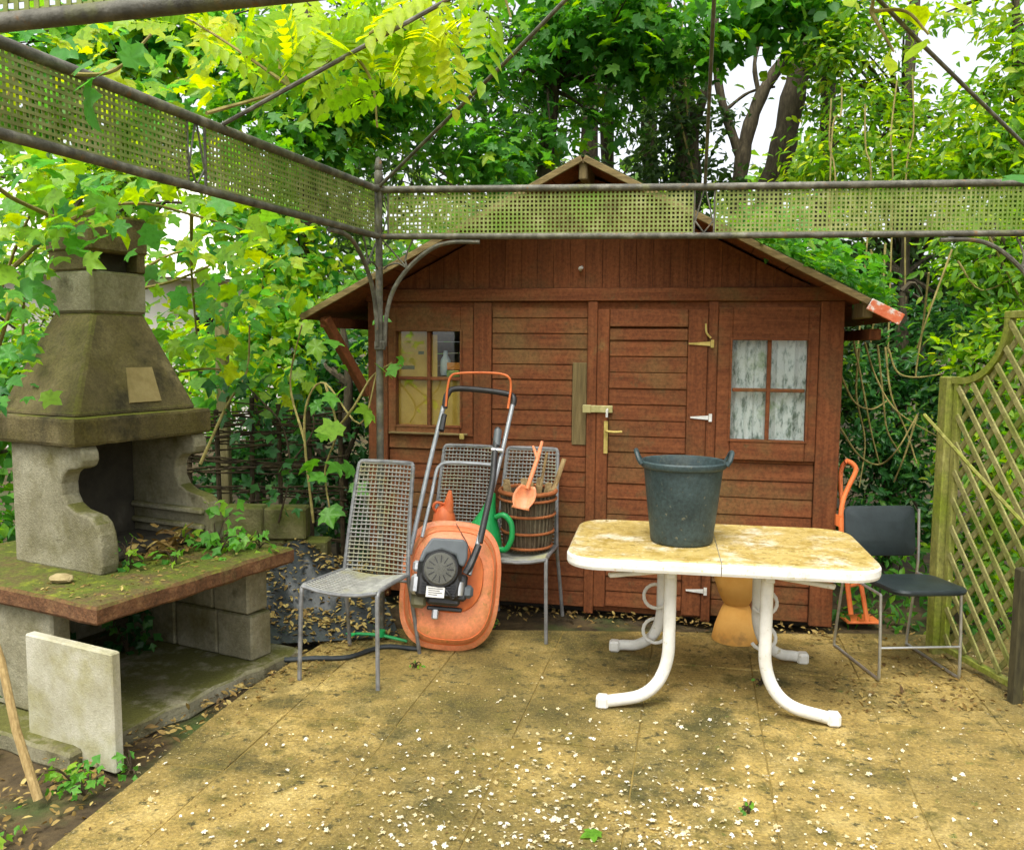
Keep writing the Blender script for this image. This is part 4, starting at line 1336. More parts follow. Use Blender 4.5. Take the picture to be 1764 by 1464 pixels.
# frame: upright by the post, scooped top rail, high rail, bottom rail, far upright
MB().bar(TD * (s_off + .018) + Vector((0, 0, .06)), TD * (s_off + .018) + Vector((0, 0, PL_ - .003)), .036, .03, .003, upv=TN).build('frame_stile', m_trel, tre)
MB().bar(TD * WID + Vector((0, 0, .06)), TD * WID + Vector((0, 0, PH)), .036, .03, .003, upv=TN).build('frame_stile', m_trel, tre)
MB().bar(TD * s_off + Vector((0, 0, .05)), TD * WID + Vector((0, 0, .05)), .036, .03, .003).build('frame_rail', m_trel, tre)
scp = []
cx_, cz_ = s_off + .045, PL_ + PW - .02
outer = [(s_off - .015, PL_)] + [(cx_ + (PW) * math.sin(R(a)), cz_ - (PW - .02) * math.cos(R(a))) for a in range(0, 91, 9)] + [(cx_ + PW, PH)]
inner = [(s_off - .015, PL_ - .034)] + [(cx_ + (PW + .034) * math.sin(R(a)), cz_ - (PW + .014) * math.cos(R(a))) for a in range(0, 91, 9)] + [(cx_ + PW + .034, PH)]
MB().prism(outer + inner[::-1], (0, 0, 0), TD, (0, 0, 1), TN, -.018, .018).build('scooped_rail', m_trel, tre)
MB().bar(TD * (cx_ + PW - .005) + Vector((0, 0, PH + .016)), TD * (WID + .02) + Vector((0, 0, PH + .016)), .036, .034, .003).build('frame_rail', m_trel, tre)


def topz(s):
    if s <= cx_:
        return PL_ - .03
    if s < cx_ + PW + .03:
        q = min(1, (s - cx_) / (PW + .034))
        return cz_ - (PW + .014) * math.sqrt(max(0, 1 - q * q))
    return PH


def slat(s0, z0, ds, dz, lay):
    """clip a diagonal line to the panel and build it"""
    t = 0
    seg = []
    while t < 3:
        s, z = s0 + ds * t, z0 + dz * t
        if s_off + .03 < s < WID - .01 and .07 < z < topz(s) - .004:
            seg.append((s, z))
        t += .01
    if len(seg) < 6:
        return
    a_, b_ = seg[0], seg[-1]
    off = TN * (.013 if lay else -.004)
    MB().bar(TD * a_[0] + Vector((0, 0, a_[1])) + off, TD * b_[0] + Vector((0, 0, b_[1])) + off, .030, .010, .002, upv=TN).build('slat', m_trel2, tre)


for k in range(30):
    slat(s_off, 3.0 - k * .142, .66, -.75, 1)
    slat(s_off, -1.1 + k * .142, .66, .75, 0)
st0 = Vector((2.288, 3.815, 0))
tag(MB().box((0, 0, .30), (.05, .05, .64), Matrix.Rotation(R(8), 3, 'Z'), .006).build('stake', mat('dark rotten wood', [(.3, (.03, .026, .012)), (.7, (.08, .07, .03))], 10, stretch=(4, 4, 1), rough=.95), loc=st0), 'short dark stake in front of the trellis at the right edge', 'stake')
p, q = at(1592, 714, 4.40), at(1790, 930, 3.72)
tag(MB().tube([Vector((0, 0, 0)), (q - p) * .5 + Vector((0, 0, -.006)), q - p, (q - p) * 1.7], .009, 6).build('cane', m_trel, loc=p), 'long mossy cane slanting down across the trellis post', 'cane')

# green toy rake on the ground
gr0 = gnd(655, 1105) + Vector((0, 0, .03))
rk = thing('toy_rake', 'small green plastic rake lying under the front wire chair', 'rake', gr0)
MB().tube([(-.13, .01, .01), (0, 0, .008), (.15, -.04, -.012)], [.008, .010, .008], 8).build('shaft', m_grn, rk, smooth=True)
MB().lathe([(.0, -.01), (.028, -.008), (.028, .022), (.0, .028)], (.0, 0, .01), 14).build('boss', m_grn, rk, smooth=True)
for k in range(4):
    MB().tube([(-.13, .01, .01), (-.16 - .01 * k, -.03 + .02 * k, .004)], [.005, .003], 5).build('tine', m_grn, rk)

# ------------------------------------------------------------------ house beyond the garden
hx0 = Vector((-7.6, 16.0, 0))
hou = thing('house', 'pale house with a light tiled roof glimpsed through the leaves on the left', 'house', hx0, R(24))
m_rend = mat('cream render', [(.3, (.70, .66, .58)), (.7, (.80, .77, .70))], 3, rough=.9, bump=.1)
m_tile = mat('pale roof tile', [(.3, (.55, .52, .50)), (.7, (.75, .72, .70))], 6, rough=.6, bump=.2, objrand=.1)
MB().box((0, 0, 1.3), (6, 5, 2.8)).build('wall', m_rend, hou)
rfh = MB().prism([(-2.9, 2.6), (2.9, 2.6), (0, 4.6)], (-3.2, 0, 0), (0, 1, 0), (0, 0, 1), (1, 0, 0), 0, 6.4).build('roof', m_rend, hou)
tl = MB().box((0, 0, 0), (.39, .42, .03), None, .008).mesh('tile', m_tile)
for i in range(15):
    for j in range(8):
        o = obj('tile', tl, rfh)
        o.location = (-3.0 + i * .43, -2.85 + .2 + j * .345, 2.68 + j * .238)
        o.rotation_euler = (R(34), 0, 0)
for k in range(3):
    w_ = MB().box((-1.9 + k * 1.9, -2.52, 1.5), (.9, .06, 1.2), None, .01).build('window', m_zinc, hou)
    MB().box((-1.9 + k * 1.9, -2.56, 1.5), (.75, .02, 1.05)).build('pane', m_dark, w_)

# ------------------------------------------------------------------ leaves
def tmpl_oval(w=.5):
    v = np.array([(0, 0, 0), (w * .8, .32, .06), (w * .75, .66, .05), (0, 1, -.05), (-w * .75, .66, .05), (-w * .8, .32, .06), (0, .34, 0), (0, .68, -.01)], float)
    v[:, 0] *= .5
    f = [(0, 1, 6), (1, 2, 7), (1, 7, 6), (2, 3, 7), (0, 6, 5), (5, 6, 7), (5, 7, 4), (4, 7, 3)]
    return v, f


def tmpl_small(w=.55):
    v = np.array([(0, 0, 0), (w * .5, .45, .07), (0, 1, -.04), (-w * .5, .45, .07)], float)
    return v, [(0, 1, 2), (0, 2, 3)]


def tmpl_lobed(depth=.45, lobes=5, wid=1.0):
    """palmate leaf: stalk end at the origin, lobes fanned round a centre"""
    c = np.array((0, .40, .0))
    angs = {5: [-118, -62, 0, 62, 118], 3: [-70, 0, 70]}[lobes]
    rad = {5: [.36, .52, .62, .52, .36], 3: [.46, .62, .46]}[lobes]
    pts = [(0, 0.06, 0)]
    for k, (a, r) in enumerate(zip(angs, rad)):
        for da, rr in ((-17, r * .74), (0, r), (17, r * .74)):
            t = R(a + da)
            pts.append((c[0] + math.sin(t) * rr * wid, c[1] + math.cos(t) * rr, -.10 * (rr / .62) ** 2 + (.03 if da == 0 else .05)))
        if k < lobes - 1:
            t = R((a + angs[k + 1]) / 2)
            rr = min(r, rad[k + 1]) * (1 - depth)
            pts.append((c[0] + math.sin(t) * rr * wid, c[1] + math.cos(t) * rr, .02))
    v = np.array([tuple(c)] + pts, float)
    n = len(pts)
    f = [(0, 1 + (k + 1) % n, 1 + k) for k in range(n)]
    return v, f


def tmpl_pinnate(pairs=6):
    """feather leaf: leaflets along a drooping stalk"""
    vs_, fs = [], []
    ov, of = tmpl_oval(.66)
    def put(o, ang, sc, roll):
        b = len(vs_)
        ca, sa = math.cos(ang), math.sin(ang)
        for x, y, z in ov:
            X, Y_ = x * sc, y * sc
            Zc = z * sc - abs(y) * sc * .22 + X * roll
            vs_.append((o[0] + X * ca + Y_ * sa, o[1] - X * sa + Y_ * ca, o[2] + Zc))
        fs.extend([tuple(i + b for i in t) for t in of])
    for k in range(pairs):
        t = .16 + .78 * k / pairs
        z = -.28 * t * t
        sc = .30 * (1 - .35 * abs(t - .5))
        put((0.006, t, z), R(72), sc, .1)
        put((-.006, t, z), R(-72), sc, -.1)
    put((0, .94, -.26), 0, .24, 0)
    b = len(vs_)
    vs_ += [(.004, 0, 0), (-.004, 0, 0), (.003, .5, -.07), (-.003, .5, -.07), (0, .95, -.26)]
    fs += [(b, b + 1, b + 3), (b, b + 3, b + 2), (b + 2, b + 3, b + 4)]
    return np.array(vs_, float), fs


TMPL = {'oval': tmpl_oval(), 'narrow': tmpl_oval(.34), 'round': tmpl_oval(.8), 'small': tmpl_small(), 'maple': tmpl_lobed(.45, 5), 'vine': tmpl_lobed(.30, 5, 1.05), 'fig': tmpl_lobed(.55, 5, .95), 'ivy': tmpl_lobed(.35, 3, .95), 'pinnate': tmpl_pinnate()}
TRI = [0]


def frames(P, out, rng, up=.8, outw=.5, rnd=.7, droop=.35):
    """random leaf frames: normals lean up and outward, tips point outward and droop"""
    n = len(P)
    N_ = np.array((0, 0, up)) + out * outw + rng.normal(0, 1, (n, 3)) * rnd
    N_ /= np.linalg.norm(N_, axis=1)[:, None] + 1e-9
    T = out * .7 + rng.normal(0, 1, (n, 3)) * .8 + np.array((0, 0, -droop))
    T -= N_ * np.sum(T * N_, axis=1)[:, None]
    T /= np.linalg.norm(T, axis=1)[:, None] + 1e-9
    X = np.cross(T, N_)
    curl = rng.uniform(.3, 2.6, n)[:, None]
    wid = rng.uniform(.78, 1.08, n)[:, None]
    return np.stack([X * wid, T, N_ * curl], axis=2)          # columns


def leafmesh(name, kind, P, Fm, S, tint, m):
    tv, tf = TMPL[kind]
    n, k = len(P), len(tv)
    V = (np.einsum('nij,kj->nki', Fm, tv) * S[:, None, None] + P[:, None, :]).reshape(-1, 3)
    tf = np.array(tf, np.int32)
    Fc = (tf[None, :, :] + (np.arange(n) * k)[:, None, None]).reshape(-1)
    me = bpy.data.meshes.new(name)
    nt_ = n * len(tf)
    TRI[0] += nt_
    me.vertices.add(n * k)
    me.vertices.foreach_set('co', V.astype(np.float32).ravel())
    me.loops.add(nt_ * 3)
    me.loops.foreach_set('vertex_index', Fc.astype(np.int32))
    me.polygons.add(nt_)
    me.polygons.foreach_set('loop_start', np.arange(0, nt_ * 3, 3, dtype=np.int32))
    me.polygons.foreach_set('loop_total', np.full(nt_, 3, np.int32))
    me.update()
    at_ = me.attributes.new('tint', 'FLOAT', 'POINT')
    at_.data.foreach_set('value', np.repeat(tint, k).astype(np.float32))
    me.materials.append(m)
    return me


SINGLE = {}


def single_leaf(kind, m, q):
    """one leaf of unit size in one of eight tints, shared by all its copies"""
    key = (kind, m.name, q)
    if key not in SINGLE:
        SINGLE[key] = leafmesh('leaf', kind, np.zeros((1, 3)), np.eye(3)[None], np.ones(1), np.array([(q + .5) / 8]), m)
    return SINGLE[key]


def place_leaves(root, kind, m, P, Fm, S, tint, parts, loc, part_name='leaf', mass_name='foliage'):
    """the leaves nearest the viewer become parts of their own, the rest one mass"""
    loc = np.array(loc)
    d = np.linalg.norm(P - np.array((0, 0, 1.6)), axis=1) / S
    order = np.argsort(d)
    pi = order[:parts]
    for i in pi:
        q = int(min(7, max(0, tint[i] * 8)))
        o = bpy.data.objects.new(part_name, single_leaf(kind, m, q))
        COL.objects.link(o)
        o.parent = root
        M4 = Matrix.Identity(4)
        for r_ in range(3):
            for c_ in range(3):
                M4[r_][c_] = Fm[i, r_, c_] * S[i]
            M4[r_][3] = P[i, r_] - loc[r_]
        o.matrix_basis = M4
    rest = order[parts:]
    if len(rest):
        o = obj(mass_name, leafmesh(mass_name, kind, P[rest] - loc, Fm[rest], S[rest], tint[rest], m), root)
        o['kind'] = 'stuff'


def clump_points(clumps, n, rng, twig=.14, per=22, shell=.45):
    """leaf positions grouped round twigs that fill ellipsoid clumps"""
    w = np.array([(c[3] * c[4] * c[5]) ** .72 * (c[6] if len(c) > 6 else 1) for c in clumps])
    w /= w.sum()
    P, O, TW = [], [], []
    for c, wi in zip(clumps, w):
        k = max(1, int(round(n * wi / per)))
        d = rng.normal(0, 1, (k, 3))
        d /= np.linalg.norm(d, axis=1)[:, None]
        r = shell + (1 - shell) * rng.random(k) ** .6
        r *= 1 + .18 * rng.normal(0, 1, k)
        cen = np.array(c[:3]) + d * r[:, None] * np.array(c[3:6])
        TW.append(np.concatenate([cen, d], axis=1))
        q = rng.normal(0, 1, (k, per, 3)) * np.array((1, 1, .55)) * twig
        P.append((cen[:, None, :] + q).reshape(-1, 3))
        od = d[:, None, :] * .6 + q / (twig * 2)
        od = od.reshape(-1, 3)
        O.append(od / (np.linalg.norm(od, axis=1)[:, None] + 1e-9))
    return np.concatenate(P), np.concatenate(O), np.concatenate(TW)


def px_clump(px, py, Y, rpx, sq=.8, wgt=1.0):
    c = at(px, py, Y)
    r = rpx * Y / FPX
    return (c.x, c.y, c.z, r, r * .9, r * sq, wgt)


def foliage(root, clumps, n, kind, size, m, parts, seed, loc, twig=.14, per=22, up=.8, shell=.45, droop=.35, zmin=.02, tb=(.5, .24), twigs_m=None):
    rng = np.random.default_rng(seed)
    P, O, TW = clump_points(clumps, n, rng, twig, per, shell)
    ok = P[:, 2] > zmin
    P, O = P[ok], O[ok]
    Fm = frames(P, O, rng, up=up, droop=droop)
    S = rng.uniform(size[0], size[1], len(P))
    tint = np.clip(rng.normal(tb[0], tb[1], len(P)), 0.01, .99)
    place_leaves(root, kind, m, P, Fm, S, tint, parts, loc)
    return TW


def limb(root, pts, r0, r1, m, name='branch', n=7):
    pts = smoothpath(pts, 5)
    k = len(pts)
    rs = [(r0 + (r1 - r0) * i / (k - 1)) * (1 + .10 * math.sin(i * 2.1)) for i in range(k)]
    loc = root.location
    return MB().tube([p - loc for p in pts], rs, n).build(name, m, root, smooth=True)


m_bark2 = mat('tree bark', [(.3, (.030, .024, .014)), (.55, (.075, .060, .035)), (.8, (.15, .125, .075))], 12, stretch=(3, 3, .8), rough=.95, bump=.9, bscale=22)
m_vinest = mat('pale vine stem', [(.3, (.14, .115, .032)), (.6, (.28, .235, .075)), (.8, (.42, .37, .15))], 18, rough=.9, bump=.4)
m_dkst = mat('dark stem', [(.3, (.028, .020, .010)), (.7, (.08, .055, .026))], 18, rough=.9, bump=.4)
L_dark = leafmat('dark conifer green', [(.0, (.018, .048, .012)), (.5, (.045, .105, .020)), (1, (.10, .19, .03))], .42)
L_maple = leafmat('maple green', [(.0, (.030, .12, .020)), (.5, (.080, .265, .034)), (.8, (.18, .37, .028)), (1, (.36, .46, .02))], .55)
L_mid = leafmat('mid green', [(.0, (.035, .115, .012)), (.5, (.115, .285, .028)), (.85, (.28, .43, .03)), (1, (.44, .52, .06))], .55)
L_fig = leafmat('fig green', [(.0, (.032, .17, .040)), (.45, (.10, .33, .05)), (.8, (.28, .46, .03)), (1, (.45, .52, .02))], .52, .42)
L_wist = leafmat('yellow green wisteria', [(.0, (.14, .34, .014)), (.45, (.33, .48, .010)), (1, (.58, .62, .02))], .55)
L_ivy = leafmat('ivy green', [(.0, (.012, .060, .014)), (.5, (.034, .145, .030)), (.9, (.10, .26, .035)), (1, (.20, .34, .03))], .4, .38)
L_young = leafmat('young bright leaf', [(.0, (.05, .22, .03)), (.6, (.12, .34, .035)), (1, (.26, .42, .03))], .45, .42)
L_far = leafmat('distant green', [(.0, (.05, .13, .02)), (.5, (.14, .28, .035)), (1, (.34, .46, .06))], .5)
L_dead = leafmat('dead leaf', [(.0, (.09, .05, .015)), (.5, (.26, .17, .045)), (1, (.46, .36, .12))], .15, .7)

# ------------------------------------------------------------------ trees and shrubs
def tree(name, label, base, trunk_pts, tr, clumps, n, kind, size, lm, parts, seed, cat='tree', group=None, limbs=(), lim_n=10, bark=None, trunk_name='trunk', **kw):
    base = Vector((base[0], base[1], -.03))
    t = thing(name, label, cat, base, 0, group)
    bark = bark or m_bark2
    if trunk_pts:
        limb(t, [base] + [Vector(p) for p in trunk_pts], tr[0], tr[1], bark, trunk_name, 10)
    for lp_, r0, r1 in limbs:
        limb(t, lp_, r0, r1, bark, 'branch', 7)
    TW = foliage(t, clumps, n, kind, size, lm, parts, seed, base, **kw)
    # twigs that carry the leaf groups
    if trunk_pts and lim_n:
        rng = random.Random(seed)
        b = MB()
        anchors = [Vector(p) for p in trunk_pts] + [Vector(p) for lp_, _, _ in limbs for p in lp_[1:]]
        for i in rng.sample(range(len(TW)), min(lim_n, len(TW))):
            p = Vector(TW[i][:3])
            a_ = min(anchors, key=lambda q: (q - p).length + max(0, q.z - p.z) * .8)
            mid = (a_ + p) / 2 + Vector((rng.uniform(-.1, .1), rng.uniform(-.1, .1), rng.uniform(-.05, .2)))
            b.tube([q - base for q in smoothpath([a_, mid, p], 3)], [.028, .022, .018, .014, .011, .008, .006], 5, cap=False)
        b.build('twigs', bark, t)['kind'] = 'stuff'
    return t


c = px_clump
GT = 'trees behind the shed'
# dark conifer behind the shed
bx = at(1010, 250, 10.2)
tree('conifer_tree', 'dark evergreen tree standing behind the shed ridge', (bx.x, bx.y), [(bx.x, bx.y, 2.5), (bx.x + .05, bx.y, 5), (bx.x, bx.y, 7.5)], (.16, .06),
     [c(620, 200, 9.6, 85), c(600, 60, 9.8, 100), c(700, 270, 9.4, 90), c(760, 60, 10, 100), c(840, 190, 10, 95), c(940, 100, 10.2, 100), c(930, 250, 9.8, 90), c(1060, 170, 10.4, 85), c(1120, 250, 10.0, 60), c(1080, 40, 10.2, 90), c(560, 330, 9, 70), c(560, 420, 8.8, 80)],
     6500, 'narrow', (.10, .17), L_dark, 60, 21, group=GT, twig=.22, per=26, up=.5, shell=.2, tb=(.5, .25), lim_n=40)
# maple in front of it
bx = at(930, 260, 8.6)
tree('maple_tree', 'bright green maple reaching over the shed roof from behind', (bx.x, bx.y), [(bx.x, bx.y, 2.4), (bx.x + .1, bx.y - .1, 4), (bx.x + .1, bx.y, 6)], (.12, .05),
     [c(1000, 40, 8.2, 85), c(1110, 90, 8.2, 70), c(1080, 20, 8.0, 80), c(880, 120, 8.3, 60), c(800, 250, 8.0, 55), c(860, 285, 8.0, 55), c(770, 180, 8.2, 45), c(920, 230, 8.3, 45), c(1180, 60, 8.0, 60), c(1010, 200, 8.6, 40)],
     2600, 'maple', (.11, .19), L_maple, 200, 22, group=GT, twig=.17, per=16, up=1.0, tb=(.42, .2), lim_n=30)
bx = at(520, 300, 7.6)
tree('sycamore_tree', 'light green sycamore between the mesh frieze and the shed gable', (bx.x, bx.y), [(bx.x, bx.y, 2.0), (bx.x + .1, bx.y, 3.5), (bx.x, bx.y, 5)], (.09, .04),
     [c(540, 170, 7.4, 70), c(620, 150, 7.4, 65), c(700, 130, 7.6, 50), c(500, 250, 7.2, 60), c(590, 250, 7.5, 45), c(470, 110, 7.6, 60), c(690, 200, 7.6, 40), c(430, 190, 7.5, 40)],
     2000, 'maple', (.10, .17), L_maple, 160, 23, group=GT, twig=.16, per=16, up=1.0, tb=(.55, .22), lim_n=24)
bx = at(1330, 200, 8.4)
tree('lime_tree', 'leafy lime bough hanging above the sky gap between the trunks', (at(1420, 300, 8.6).x, 8.6), [(at(1420, 300, 8.6).x, 8.6, 2.5), (at(1425, 150, 8.6).x, 8.6, 4.4), (at(1400, 20, 8.5).x, 8.5, 5.4)], (.10, .05),
     [c(1290, 25, 8.0, 60), c(1350, 60, 8.0, 45), c(1240, 40, 8.2, 50), c(1400, 20, 8.0, 70), c(1330, -20, 8, 80)],
     900, 'round', (.11, .17), L_maple, 90, 24, group=GT, twig=.15, per=14, up=.9, tb=(.45, .2), lim_n=18)
# bare trunks wrapped in ivy on the right
def trunk_tree(name, label, paths, clumps, n, seed, lm=L_ivy, kind='ivy', size=(.07, .12)):
    b0 = at(*paths[0][0][0])
    base = Vector((b0.x, b0.y, -.03))
    t = thing(name, label, 'tree', base, 0, GT)
    for i, (pth, r0, r1) in enumerate(paths):
        pts = [at(*p) for p in pth]
        if i == 0:
            pts = [base] + pts
        limb(t, pts, r0, r1, m_bark2, 'trunk' if i == 0 else 'branch', 9)
    if n:
        foliage(t, clumps, n, kind, size, lm, 40, seed, base, twig=.12, per=14, shell=.3, tb=(.35, .22))


trunk_tree('ivy_clad_tree', 'dark ivy clad trunk behind the middle pergola rod', [([(1185, 400, 9.2), (1180, 200, 9.3), (1150, 60, 9.3), (1130, -60, 9.3)], .16, .09), ([(1182, 260, 9.3), (1215, 150, 9.3), (1225, 20, 9.3)], .06, .03)],
           [c(1170, 120, 9.2, 45), c(1160, 200, 9.1, 50, 1.2), c(1150, 290, 9.1, 40, 1.2), c(1205, 220, 9.2, 25, 1.6), c(1120, 290, 9.2, 30), c(1185, 340, 9.1, 40)], 1500, 31, L_dark, 'small')
trunk_tree('forked_tree', 'dark forked tree with bare branches in front of white sky', [([(1270, 400, 9.5), (1280, 270, 9.5), (1305, 180, 9.5), (1345, 110, 9.5), (1400, 40, 9.5)], .10, .05), ([(1279, 280, 9.5), (1245, 180, 9.6), (1232, 90, 9.6), (1235, 0, 9.6)], .055, .03), ([(1310, 175, 9.5), (1300, 110, 9.5), (1318, 40, 9.5)], .03, .015), ([(1250, 190, 9.6), (1290, 160, 9.6), (1335, 150, 9.6)], .02, .012)],
           [c(1235, 300, 9.4, 28, 1.5), c(1240, 210, 9.5, 22, 1.5), c(1260, 330, 9.4, 25)], 260, 32, L_dark, 'small')
trunk_tree('leaning_tree', 'thick dark trunk leaning right beside the forked tree', [([(1320, 400, 9.0), (1350, 250, 9.0), (1378, 120, 9.0), (1420, 0, 9.0), (1450, -80, 9)], .15, .09), ([(1372, 150, 9.0), (1400, 120, 9.0), (1440, 60, 9)], .04, .02)],
           [c(1390, 170, 9.1, 35), c(1400, 90, 9.1, 45), c(1370, 300, 8.9, 22)], 420, 33, L_mid, 'small')
# vine hung trees on the right
bx = at(1560, 400, 8.2)
tree('vine_hung_tree', 'yellowish green tree draped with hanging vine stems above the right frieze', (bx.x, bx.y), [(bx.x, bx.y, 2.2), (bx.x - .05, bx.y, 3.6), (bx.x, bx.y, 5.2)], (.10, .04),
     [c(1440, 100, 7.8, 65), c(1490, 40, 7.8, 60), c(1480, 200, 7.7, 65), c(1420, 270, 7.6, 50), c(1500, 290, 7.5, 65), c(1580, 220, 7.7, 60), c(1560, 320, 7.4, 60), c(1640, 290, 7.2, 60), c(1540, 130, 7.9, 30)],
     4400, 'oval', (.06, .11), L_mid, 120, 25, group=GT, twig=.15, per=24, tb=(.60, .24), lim_n=40)
bx = at(1745, 400, 7.0)
tree('elder_tree', 'light green elder crowding the right end of the frieze', (bx.x, bx.y), [(bx.x, bx.y, 1.8), (bx.x, bx.y, 3.2), (bx.x - .1, bx.y, 4.4)], (.08, .03),
     [c(1700, 220, 6.8, 60), c(1750, 120, 6.8, 65), c(1690, 300, 6.7, 55), c(1760, 260, 6.6, 70), c(1760, 40, 7, 45), c(1640, 30, 7.4, 25), c(1790, 340, 6.5, 60)],
     3000, 'oval', (.07, .12), L_mid, 120, 26, group=GT, twig=.14, per=18, tb=(.62, .22), lim_n=24)
for k, (x0, y0, x1, y1) in enumerate(((1545, 140, 1538, 330), (1572, 130, 1560, 320), (1432, 170, 1440, 330), (1450, 150, 1432, 250), (1490, 180, 1500, 330))):
    a_, b_ = at(x0, y0, 7.2), at(x1, y1, 7.1)
    o = MB().tube([p - a_ for p in smoothpath([a_, a_.lerp(b_, .5) + Vector((random.uniform(-.05, .05), 0, 0)), b_, Vector((b_.x + random.uniform(-.1, .1), b_.y, 1.2))])], .007, 6).build('hanging_vine', m_vinest, loc=a_, smooth=True)
    tag(o, ['pale vine stem hanging, rightmost but one above the frieze', 'pale vine stem hanging, rightmost above the frieze', 'pale vine stem beside the leaning trunk, lower of a pair', 'pale vine stem beside the leaning trunk, upper of a pair', 'pale vine stem in the middle of the vine hung tree'][k], 'vine', 'hanging vine stems')
# climbing stems right of the shed
for k, pth in enumerate(([(1200, 320), (1170, 200), (1155, 120)], [(1185, 200, ), (1175, 60), (1180, 0)])):
    pts = [at(p[0], p[1], 8.9) for p in pth]
    o = MB().tube([p - pts[0] for p in smoothpath(pts)], .011, 6).build('climbing_vine', m_vinest, loc=pts[0], smooth=True)
    tag(o, ['pale ivy stem on the trunk just above the frieze', 'pale ivy stem on the trunk near the top of the picture'][k], 'vine', 'pale ivy stems')

# left: light trees with sky between
bx = at(210, 300, 9.0)
tree('robinia_tree', 'airy light green tree at the far left with white sky showing through', (bx.x, bx.y), [(bx.x, bx.y, 2.5), (bx.x - .1, bx.y, 4.5), (bx.x, bx.y, 6.2)], (.10, .05),
     [c(60, 90, 8.6, 80), c(180, 60, 8.8, 70), c(250, 130, 9, 60), c(120, 190, 8.4, 60), c(330, 40, 9, 70), c(20, 200, 8.4, 60), c(440, 40, 9.0, 60), c(400, 140, 9.2, 50), c(230, 250, 8.4, 70), c(330, 260, 8.6, 60)],
     1500, 'vine', (.17, .28), L_fig, 100, 27, group=GT, twig=.17, per=18, tb=(.55, .26), lim_n=40)
bx = at(440, 500, 8.0)
tree('hazel_shrub', 'bright yellow green hazel between the chimney and the shed eave', (bx.x, bx.y), [(bx.x, bx.y, 1.2), (bx.x + .1, bx.y, 2.2), (bx.x, bx.y, 3.0)], (.06, .02),
     [c(480, 480, 7.2, 55), c(440, 560, 7.0, 60), c(520, 560, 7.0, 45), c(500, 640, 6.8, 50), c(420, 640, 6.8, 45), c(400, 380, 7.6, 50), c(500, 400, 7.4, 45), c(560, 480, 7.4, 40), c(340, 600, 7.2, 40), c(330, 700, 6.8, 45)],
     2600, 'round', (.075, .13), L_fig, 120, 28, cat='shrub', twig=.13, per=18, tb=(.62, .25), lim_n=24)
bx = at(120, 500, 7.6)
tree('elm_hedge', 'fine leaved yellow green hedge filling the gap behind the barbecue', (bx.x, bx.y), [(bx.x, bx.y, 1.0), (bx.x, bx.y, 1.8), (bx.x, bx.y, 2.6)], (.06, .02),
     [c(40, 320, 7.6, 70), c(130, 290, 7.8, 60), c(60, 440, 7.4, 65), c(40, 560, 7.2, 65), c(220, 320, 7.8, 55), c(330, 310, 7.8, 50), c(260, 560, 7.4, 45), c(290, 660, 7.2, 50), c(430, 330, 7.8, 55), c(520, 340, 7.8, 55), c(470, 420, 7.6, 50), c(460, 600, 7.3, 60), c(540, 640, 7.2, 50), c(380, 690, 7.0, 50), c(240, 420, 7.6, 22), c(400, 520, 7.6, 22)],
     4200, 'oval', (.06, .11), L_mid, 60, 39, cat='hedge', twig=.14, per=24, tb=(.62, .25), lim_n=24)
for k_, (lab_, pth_) in enumerate((('straight dark trunk just right of the shed ridge', [(1122, 420, 10.6), (1118, 230, 10.6), (1112, 60, 10.6), (1110, -60, 10.6)]), ('slim dark trunk half hidden by maple leaves above the shed ridge', [(1050, 420, 10.8), (1046, 230, 10.8), (1052, 60, 10.8), (1050, -60, 10.8)]))):
    b0_ = at(*pth_[0])
    t_ = thing('bare_trunk', lab_, 'tree', Vector((b0_.x, b0_.y, -.03)), 0, GT)
    limb(t_, [Vector((b0_.x, b0_.y, -.03))] + [at(*p) for p in pth_], .12 - .03 * k_, .07, m_bark2, 'trunk', 9)
# dark thicket between hurdle and shed
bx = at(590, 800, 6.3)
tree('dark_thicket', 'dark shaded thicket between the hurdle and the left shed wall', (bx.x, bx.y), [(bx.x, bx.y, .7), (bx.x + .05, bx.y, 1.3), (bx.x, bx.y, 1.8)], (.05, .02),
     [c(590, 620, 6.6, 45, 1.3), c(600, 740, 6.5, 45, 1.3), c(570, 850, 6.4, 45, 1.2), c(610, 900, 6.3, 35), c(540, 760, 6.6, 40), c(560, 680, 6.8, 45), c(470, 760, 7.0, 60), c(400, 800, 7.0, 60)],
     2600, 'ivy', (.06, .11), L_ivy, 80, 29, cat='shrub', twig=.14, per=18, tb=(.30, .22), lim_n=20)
bx = at(-60, 800, 5.2)
tree('side_bush', 'green bush at the left edge behind the barbecue', (bx.x, bx.y), [(bx.x, bx.y, .6), (bx.x, bx.y, 1.2), (bx.x, bx.y, 1.7)], (.04, .02),
     [c(10, 760, 5.2, 60), c(-20, 880, 5.0, 60), c(0, 980, 4.8, 50), c(60, 620, 5.6, 60), c(10, 680, 5.4, 60), c(-60, 700, 5.2, 70)],
     1500, 'round', (.06, .10), L_maple, 60, 30, cat='bush', twig=.12, per=18, tb=(.45, .24), lim_n=14)
